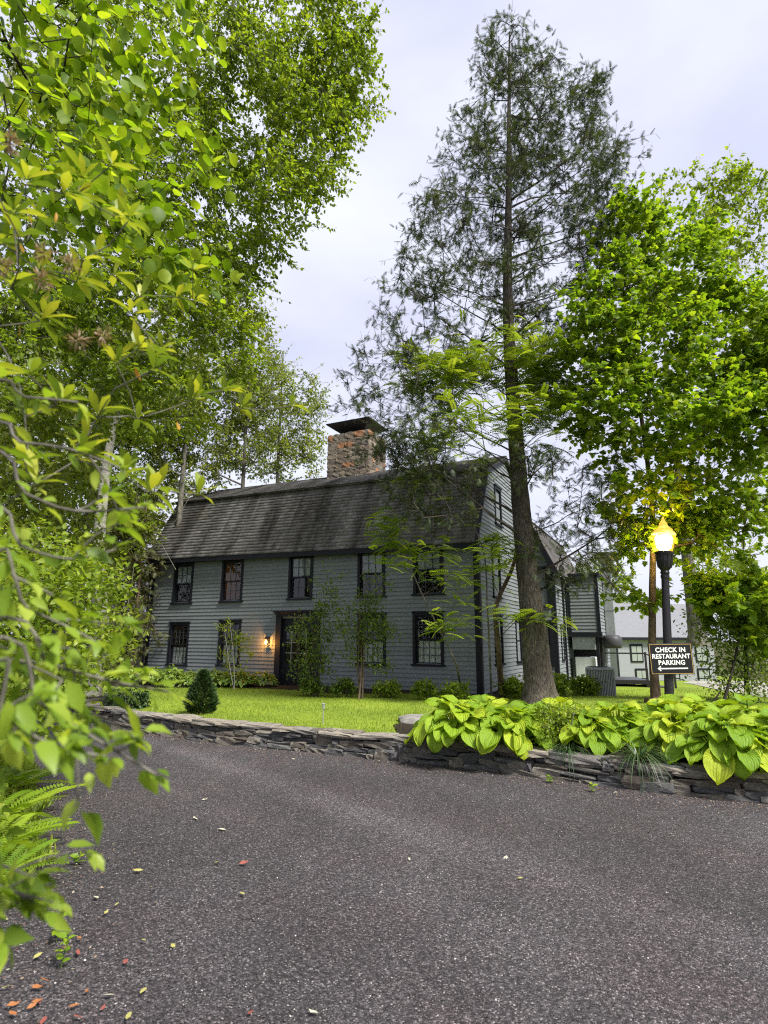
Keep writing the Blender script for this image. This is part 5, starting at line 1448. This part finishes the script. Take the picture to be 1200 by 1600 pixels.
hosta('giant hosta nearest the dark multi-stemmed bush', (5.8, 9.7, .36), .78, .64, 56, (.22, .36))
hosta('giant hosta with broad leaves hanging down the wall face', (4.72, 8.4, .33), .78, .60, 80, (.22, .38))
hosta('giant hosta beyond the hanging clump at the end of the wall', (5.5, 8.3, .33), .78, .64, 64, (.22, .38))
# dark strap-leaved grass tufts and a creeper
def tuft(label, base, n, ln):
    root = thing('grass_tuft', label, 'plant', base, 0, 'dark grass tufts on the wall')
    SV_ = []
    for k in range(4):
        m = 6; V = []; cv = .9 + .25 * k
        for i in range(m + 1):
            t = i / m; w_ = .016 * (1 - t) ** .6 + .001
            V += [(t * (1 - .15 * t), w_, .75 * t - cv * t * t), (t * (1 - .15 * t), -w_, .75 * t - cv * t * t)]
        SV_.append(npmesh('blade', np.array(V), np.array([(2 * i, 2 * i + 2, 2 * i + 3, 2 * i + 1) for i in range(m)]), None, True)); SV_[-1].materials.append(MATS['grass_dark'])
    for k in range(n):
        a = rng.uniform(0, 6.28)
        o = link('blade', SV_[rng.integers(4)], None, root); o.location = (.06 * math.cos(a), .05 * math.sin(a), 0); o.rotation_euler = (0, rng.normal(-.25, .35), a); o.scale = (ln * rng.uniform(.6, 1.1),) * 3
tuft('dark green strap-leaved grass tuft spilling over the wall under the hostas', (3.55, 8.52, .36), 180, .52)
tuft('grey-green strap-leaved grass tuft on the wall beside the creeper', (2.75, 9.1, .35), 110, .42)
shrub('creeper', 'small-leaved pale creeper trailing between the hosta clumps', (2.65, 9.5, .35), [(2.65, 9.5, .8, .3, .2, .12), (2.5, 9.3, .55, .15, .15, .2), (2.8, 9.4, .92, .3, .2, .06)], 40, 'leaf_azalea', (.035, .06), 26, .15, stems=3, cat='plant')

# dark multi-stemmed bush right of the sign
leafmat('leaf_viburnum', (.06, .115, .014), (.13, .20, .025), (.25, .32, .05), trans=.45, spec=.45)
shrub('viburnum_bush', 'large bush with dark arching stems and small leaves right of the sign', (8.12,14.56,0.38), [(8.85,15.4,1.81,0.6,0.7,0.66), (9.42,15.2,1.98,0.74,0.8,0.98), (8.58,15.4,1.17,0.36,0.5,0.48), (9.43,15,1.19,0.58,0.7,0.55), (9.12,15.4,2.64,0.67,0.7,0.5), (10.03,15.4,3.14,0.68,0.8,0.6), (8.53,15.8,2.23,0.31,0.4,0.34), (8.82,15,0.81,0.64,0.5,0.23)], 210, 'leaf_viburnum', (.06, .12), 22, .42, 'bark_dark', 7, r=.045, spreadb=.18)
tree('young_maple', 'second young maple with broad lobed leaves above the dark bush', 'tree', [(9.3, 15.4, .35), (9.4, 15.4, 1.6), (9.7, 15.5, 3), (10, 15.5, 4.2)], .06, .015,
     [(8.8,15,3.27,0.83,0.7,0.42), (9.6,15,3.03,0.66,0.8,0.66), (8.57,15.6,2.81,0.43,0.4,0.2), (9.65,15,2.22,0.49,0.5,0.32)], 60, MAPLE, 'leaf_maple', 'bark_dark', size=(.16, .25), per=36, twigs=5, twig=.5, droop=.4)

# ------------------------------------------------------------------ left verge
fme = tpl_mesh('frond', FERN, False); fme.materials.append(MATS['leaf_fern'])
def fern(label, base, n, ln):
    root = thing('fern', label, 'fern', base, 0, 'ferns on the left verge')
    a0 = rng.uniform(0, 6)
    for k in range(n):
        a = a0 + k * 2.4; o = place('frond', fme, None, root, (.03 * math.cos(a), .03 * math.sin(a), .02), (math.cos(a), math.sin(a), rng.uniform(.45, .95)), ln * rng.uniform(.75, 1.1), .1)
fern('bright fern under the blurred branch tips', (-4.75, 7.9, .08), 13, .75)
fern('bright fern clump closest to the fallen leaves', (-3.55, 5.75, .06), 13, .62)
fern('bright fern between the two larger verge ferns', (-4.1, 6.7, .06), 12, .7)
fern('bright fern arching over the edge of the asphalt', (-3.15, 5.15, .04), 12, .5)
fern('bright fern farther back along the verge', (-6.2, 9.2, .1), 12, .8)
# low weeds and grass along the verge
n = 16000
yy = rng.uniform(4.0, 14, n); xx = verge_x(yy) + .16 - np.abs(rng.normal(0, .8, n))
P = np.stack([xx, yy, .03 + 0 * xx], -1)
D = rng.normal(0, .6, (n, 3)); D[:, 2] = .8
c = link('verge_weeds', leafmesh('verge_weeds', NARROW, P, D, rng.uniform(.03, .11, n) * (1 + .7 * (rng.random(n) > .9)), None, rng.normal(size=(n, 3)), .2), 'grass_blade')
tag(c, 'low grass and weeds along the left edge of the drive', 'weeds', kind='stuff')
n = 6000
yy = rng.uniform(4, 16, n); xx = verge_x(yy) - .25 - np.abs(rng.normal(0, 1.4, n)); 
c = link('ground_cover', leafmesh('ground_cover', OVATE, np.stack([xx, yy, rng.uniform(.05, .4, n)], -1), rng.normal(size=(n, 3)) * np.array((1, 1, .5)), rng.uniform(.07, .14, n), None, None, .4), 'leaf_azalea')
tag(c, 'leafy ground cover behind the ferns', 'ground cover', kind='stuff')
sme = tpl_mesh('leaf', OVATE)
def sprout(label, base, n, ln):
    root = thing('weed_sprout', label, 'weed', base, 0, 'weeds sprouting from the drive')
    v, f_ = tubes('', np.array([(0, 0, -.01), (.01, .01, ln * .4)]), np.array([(.01, .01, ln * .4), (.03, .0, ln * .8)]), np.array([.003, .0025]), np.array([.0025, .0015]), 5)
    link('stem', npmesh('stem', v, f_), 'leaf_hosta_small', root)
    for k in range(n):
        a = k * 2.4 + rng.uniform(0, .5); z = ln * (.1 + .7 * k / n)
        place('leaf', sme, 'leaf_fern', root, (.02 * k / n, .0, z), (math.cos(a), math.sin(a), .3), rng.uniform(.05, .09), .3)
sprout('leafy weed sprout rising from the drive among the orange fallen leaves', (-1.99,4.09,0), 10, .22)
sprout('leafy weed sprout just behind the other one on the drive edge', (-2.19,4.4,0), 9, .2)
sprout('small weed sprout in the drive near the fern', (-2.74,5.73,0), 8, .14)
sprout('tiny weed sprout at the foot of the stone wall', (2.35,8.76,0), 7, .12)
sprout('tiny two-leaf weed sprout in front of the stone wall', (2.78,8.28,0), 7, .14)
# mid-ground azalea on the left
shrub('azalea_shrub', 'tall loose azalea with bright green leaves beside the left verge', (-5.9, 8.2, .1), [(-4.74,7.6,2.94,0.76,0.9,0.52), (-4.35,7.4,2.11,0.81,0.9,0.56), (-3.85,7.6,2.53,0.42,0.7,0.42), (-3.75,7.4,1.88,0.48,0.7,0.31), (-4.28,7.2,1.35,0.69,0.8,0.45), (-5.15,7.4,2.11,0.73,0.9,0.97)], 260, 'leaf_azalea', (.06, .12), 26, .28, 'bark_grey', 9, r=.03, spreadb=.3)
shrub('azalea_shrub', 'tall azalea behind the bright one with duller leaves', (-8.4, 11.5, .1), [(-7.13,11,4.37,1.25,1.2,1.04), (-6.13,11,3.37,0.98,1,0.75), (-6.89,11,5.41,1.15,1.2,0.95), (-5.36,11,1.93,0.6,0.9,0.71)], 200, 'leaf_forest', (.08, .15), 30, .4, 'bark_grey', 7, r=.035, spreadb=.3)

# ------------------------------------------------------------------ rhododendron close to the lens: whorled leaves, dry flower heads
rh = thing('rhododendron', 'rhododendron with whorled yellow-green leaves and dry brown flower heads at the left', 'shrub', (-2.6, 1.7, .0))
RB = np.array((-2.6, 1.7, 0))
LONG = (np.array([(0, 0, 0), (.3, 0, .02), (.65, 0, .0), (1, 0, -.10), (.3, .11, .04), (.65, .14, .03), (.3, -.11, .04), (.65, -.14, .03)]), OVATE[1])
lme = tpl_mesh('leaf', LONG); ome = tpl_mesh('dry_leaf', LONG); ome.materials.append(MATS['leaf_orange'])
wh = [(-1.24,1.7,3.52), (-1.14,1.75,3.53), (-1.17,1.9,3.72), (-1.19,1.6,3.31), (-1.14,1.9,3.28), (-1.14,2,3.46), (-1.02,2.1,3.26), (-0.97,2.4,3.54), (-0.89,2.4,3.52), (-0.94,2,3.06), (-1.01,2,3), (-0.79,2.2,2.94), (-0.7,2.3,3.03), (-0.65,2.4,2.99), (-1.19,1.8,3.06), (-1.23,1.7,3.12), (-0.97,1.6,2.67), (-0.9,1.7,2.67), (-1.06,1.6,2.63), (-0.89,1.6,2.5), (-0.8,1.7,2.48), (-0.95,1.5,2.39), (-0.72,1.7,2.43), (-1.29,1.9,3.33), (-1.08,2,3.64), (-1.34,1.7,3.29)]
wh = wh + [tuple(np.array(q) + rng.normal(0, .11, 3)) for q in wh]
tg = np.array(wh) - RB
pth = smoothpath([(0, 0, -.05), (.1, .05, .8), (.35, .1, 1.7)], .2)
pos, par, nt_, tips = skeleton(pth, tg, .1, .4, .10)
rr = radii_of(par, .0035, nt_, np.linspace(.035, .02, len(pth)))
ids = np.arange(1, len(pos)); v, f_ = tubes('', pos[par[ids]], pos[ids], np.minimum(rr[par[ids]], rr[ids] * 1.25), rr[ids], 7)
link('branches', npmesh('branches', v, f_, None, True), 'bark_grey', rh)
for ti, _ in tips:
    p = pos[ti]; d = unit(pos[ti] - pos[par[ti]]); d = unit(d * .6 + np.array((.2, 0, .7)))
    e1 = unit(np.cross(d, (0, 1, .2))); e2 = np.cross(d, e1); k0 = rng.uniform(0, 6)
    for k in range(9 if _ < 26 else 5):
        a = k0 + k * 2.4; up = rng.uniform(.15, 1.0)
        dd = e1 * math.cos(a) + e2 * math.sin(a) + d * up
        place('leaf', lme, 'leaf_rhodo', rh, p + d * .004 * k, dd, rng.uniform(.07, .125) * (1.1 - .3 * up), .15)
for q in ((-1.15,1.6,3.33), (-1.12,1.7,3.41), (-1.23,1.7,3.29), (-1.17,1.8,3.16), (-0.94,2,2.99), (-0.84,2.2,2.85), (-1.19,1.7,2.99)):
    place('dry_leaf', ome, None, rh, np.array(q) - RB, (rng.normal(0, .4), rng.normal(0, .3), -1), rng.uniform(.035, .055), .6)
P = []; D = []
for q in ((-1.2,1.55,3.54), (-1.14,1.7,3.25), (-1.08,1.75,3.25), (-1.14,1.7,3.15), (-1.05,1.8,2.99), (-1.2,1.6,3.13), (-1.02,1.9,3.06)):
    c_ = np.array(q) - RB; m = 70; u = unit(rng.normal(size=(m, 3)))
    P.append(c_ + u * rng.uniform(.0, .028, (m, 1))); D.append(u)
c = link('dry_flower_heads', leafmesh('dry_flower_heads', NARROW, np.concatenate(P), np.concatenate(D), rng.uniform(.012, .03, 70 * 7), None, None, .5), 'twig_flower', rh); c['kind'] = 'stuff'

# ------------------------------------------------------------------ out-of-focus branches right in front
nb = thing('foreground_bush', 'out-of-focus bush with soft light-green leaves reaching in from the left edge', 'shrub', (-1.55, .95, 0))
NB = np.array((-1.55, .95, 0))
OV2 = (np.array([(0, 0, 0), (.3, 0, -.02), (.68, 0, -.04), (1, 0, -.14), (.28, .22, .05), (.64, .21, .02), (.28, -.22, .05), (.64, -.21, .02)]), OVATE[1])
def bent(tp, k):
    v = tp[0].copy(); v[:, 2] += (-.28, .10, -.10)[k] * v[:, 0] ** 2 + (.5, -.2, .9)[k] * v[:, 1] ** 2; v[:, 1] += (.10, -.12, .04)[k] * v[:, 0] ** 2; return (v, tp[1])
nmes = [tpl_mesh('leaf', bent(OV2, k)) for k in range(3)]
pth = smoothpath([(0, 0, -.05), (.05, 0, .7), (.12, .02, 1.5), (.1, .05, 2.2)], .12)
brs = [  # sprays, each ends at its tip
    [(-0.71,1,1.98), (-0.58,1.02,1.89), (-0.49,1.04,1.83), (-0.39,1.06,1.77)],
    [(-0.75,1.05,2.01), (-0.6,1.08,1.95), (-0.5,1.1,1.92), (-0.4,1.12,1.9)],
    [(-0.81,1.1,2.11), (-0.67,1.1,2.05), (-0.6,1.15,2.01), (-0.56,1.15,1.99)],
    [(-0.64,0.9,1.95), (-0.57,0.9,1.89), (-0.52,0.92,1.85), (-0.49,0.92,1.84)],
    [(-0.75,1.1,1.62), (-0.68,1.1,1.59), (-0.62,1.12,1.56), (-0.57,1.12,1.55)],
    [(-0.74,1.1,1.59), (-0.69,1.12,1.53), (-0.65,1.12,1.5)],
    [(-0.73,1.08,1.57), (-0.68,1.1,1.52), (-0.63,1.1,1.5)],
    [(-0.78,1.15,1.61), (-0.7,1.15,1.6), (-0.64,1.17,1.57), (-0.61,1.17,1.55)],
    [(-0.66,0.95,1.85), (-0.58,0.96,1.84), (-0.5,0.98,1.82), (-0.45,1,1.81)],
    [(-0.84,1.1,2.34), (-0.72,1.12,2.28), (-0.63,1.15,2.25), (-0.51,1.2,2.27)],
    [(-0.89,1.15,2.41), (-0.77,1.16,2.4), (-0.69,1.2,2.4), (-0.59,1.25,2.37)],
    [(-0.83,1.1,2.24), (-0.7,1.1,2.17), (-0.62,1.14,2.15), (-0.56,1.2,2.18)],
    [(-0.74,1,2.12), (-0.64,1,2.1), (-0.58,1.02,2.07)],
    [(-0.77,1.1,1.92), (-0.64,1.12,1.91), (-0.55,1.14,1.86), (-0.48,1.16,1.82)],
    [(-0.94,1.2,2.52), (-0.8,1.2,2.52), (-0.71,1.25,2.53)]]
V = []; Fc = []; off = 0; cand = []
def spray_leaves(full, start, dens):
    L_ = len(full)
    for i in range(max(1, start), L_):
        d = unit(full[i] - full[i - 1])
        for k in range(2 if i < L_ - 1 else 5):
            if rng.random() > dens: continue
            sdv = unit(np.cross(d, (0, .5, 1)) * (1 if (i + k) % 2 else -1) + rng.normal(0, .4, 3))
            cand.append((full[i] + sdv * .01 + rng.normal(0, .008, 3), d * .6 + sdv * .65 + np.array((0, -.1, -.22)), rng.uniform(.032, .062), i / L_))
for br in brs:
    bp = np.array(br) - NB
    j = int(np.argmin(np.linalg.norm(pth - bp[0], axis=1)))
    full = smoothpath([tuple(pth[max(0, j - 3)])] + [tuple(q) for q in bp], .03)
    rr = np.linspace(.0075, .0022, len(full))
    v, f_ = tubes('', full[:-1], full[1:], rr[:-1], rr[1:], 6); V.append(v); Fc.append(f_ + off); off += len(v)
    start = int(np.argmin(np.linalg.norm(full - bp[0], axis=1)))
    hi = bp[-1][2] > 2.0
    spray_leaves(full, start, .5 if hi else .7)
    for i in range(start, len(full) - 2, 7 if hi else 3):
        d = unit(full[i + 1] - full[i]); sdv = unit(np.cross(d, (0, 1, .2)) * (1 if i % 2 else -1) + rng.normal(0, .35, 3))
        tip = full[i] + (d * .6 + sdv * .8 + np.array((0, 0, -.12))) * rng.uniform(.06, .13)
        sub = smoothpath([tuple(full[i]), tuple((full[i] + tip) / 2 + rng.normal(0, .008, 3)), tuple(tip)], .028)
        v, f_ = tubes('', sub[:-1], sub[1:], np.full(len(sub) - 1, .0022), np.full(len(sub) - 1, .0016), 5); V.append(v); Fc.append(f_ + off); off += len(v)
        spray_leaves(sub, 1, .8)
rng.shuffle(order_ := np.arange(len(cand)))
for i in order_[:300]: place('leaf', nmes[i % 3], 'leaf_near', nb, cand[i][0], cand[i][1], cand[i][2], .4)
rest = order_[300:]
if len(rest):
    leafmat('leaf_near_mass', (.12, .21, .018), (.235, .36, .03), (.40, .50, .07), trans=.5, spec=.45)
    c = link('foliage', leafmesh('foliage', OV2, np.array([cand[i][0] for i in rest]), np.array([cand[i][1] for i in rest]), np.array([cand[i][2] for i in rest]), None, None, .4), 'leaf_near_mass', nb); c['kind'] = 'stuff'
rr = np.linspace(.022, .01, len(pth)); v, f_ = tubes('', pth[:-1], pth[1:], rr[:-1], rr[1:], 8); V.append(v); Fc.append(f_ + off)
link('branches', npmesh('branches', np.concatenate(V), Fc, None, True), 'bark_grey', nb)

# ------------------------------------------------------------------ fallen leaves on the drive
FL = [(np.array([(0, 0, .004), (.35, .2, .05 + .05 * k), (.7, .17, .06), (1, 0, .02 + .1 * k), (.7, -.17, .03), (.35, -.2, .01), (.5, 0, .02)]), np.array([(0, 6, 1), (1, 6, 2), (2, 6, 3), (3, 6, 4), (4, 6, 5), (5, 6, 0)])) for k in (0, 1, 2)]
FLc = {}
for nm, c in (('red', (.27, .08, .06)), ('orange', (.33, .13, .045)), ('yellow', (.36, .34, .11)), ('pale', (.50, .49, .36))):
    m, t, o_ = newmat('fallen_' + nm); principled(t, o_, mulcol(t, c, ramp(t, [(.3, (.6, .6, .6)), (.7, (1.2, 1.2, 1.2))], noise(t, 40, 3))), .6, .3)
    FLc[nm] = [tpl_mesh('fallen_leaf', q) for q in FL]
    for me in FLc[nm]: me.materials.append(m)
fallw = [((-2.04, 3.86), 'orange'), ((-1.96, 3.60), 'orange'), ((-1.95, 3.71), 'orange'), ((-1.92, 3.74), 'red'), ((-1.94, 3.65), 'orange'), ((-1.95, 3.90), 'orange'), ((-1.94, 4.19), 'red'), ((-2.06, 4.42), 'orange'), ((-1.70, 3.83), 'orange'), ((-1.59, 3.57), 'red'), ((-1.52, 3.63), 'red'), ((-2.07, 3.68), 'orange'), ((-1.62, 4.13), 'red'), ((-0.70, 3.63), 'red'), ((-2.20, 4.15), 'yellow'), ((-2.07, 5.54), 'yellow'), ((-1.81, 5.18), 'yellow'), ((-2.01, 4.93), 'yellow'), ((-2.03, 4.74), 'yellow'), ((-2.20, 5.00), 'pale'), ((-1.61, 4.38), 'yellow'), ((-1.13, 5.10), 'yellow'), ((-1.39, 4.32), 'yellow'), ((-1.51, 3.77), 'pale'), ((-1.36, 3.62), 'yellow'), ((-2.24, 7.73), 'pale'), ((-2.05, 6.95), 'pale'), ((-1.64, 6.61), 'pale'), ((-1.54, 10.34), 'pale'), ((-0.34, 3.60), 'pale'), ((-1.28, 5.68), 'red'), ((-1.41, 11.20), 'red'), ((1.15, 5.45), 'yellow'), ((3.11, 8.25), 'pale'), ((1.17, 5.99), 'pale'), ((-1.45, 5.75), 'yellow'), ((0.25, 5.89), 'pale'), ((-3.88, 7.41), 'orange'), ((-1.72, 3.66), 'orange'), ((-1.36, 3.84), 'yellow'), ((-2.03, 4.30), 'orange'), ((-2.15, 3.87), 'yellow'), ((-1.80, 3.59), 'red')]
for (gx0, gy0), nm in fallw:
    o = link('fallen_leaf', FLc[nm][rng.integers(3)], None); s = rng.uniform(.045, .075) * (1 if gy0 < 5 else 1.3)
    o.location = (gx0, gy0, .014 * math.sin(gx0 * .9 + gy0 * .5) + .012); o.scale = (s, s, s); o.rotation_euler = (rng.normal(0, .15), rng.normal(0, .12), rng.uniform(0, 6.28))
    tag(o, {'red': 'small curled red fallen leaf lying on the drive', 'orange': 'dry orange fallen leaf lying on the drive', 'yellow': 'yellow-green fallen leaf lying on the drive', 'pale': 'pale bleached fallen leaf lying on the drive'}[nm], 'leaf', {'red': 'red leaves fallen on the drive', 'orange': 'orange leaves fallen on the drive', 'yellow': 'yellow-green leaves fallen on the drive', 'pale': 'pale leaves fallen on the drive'}[nm])
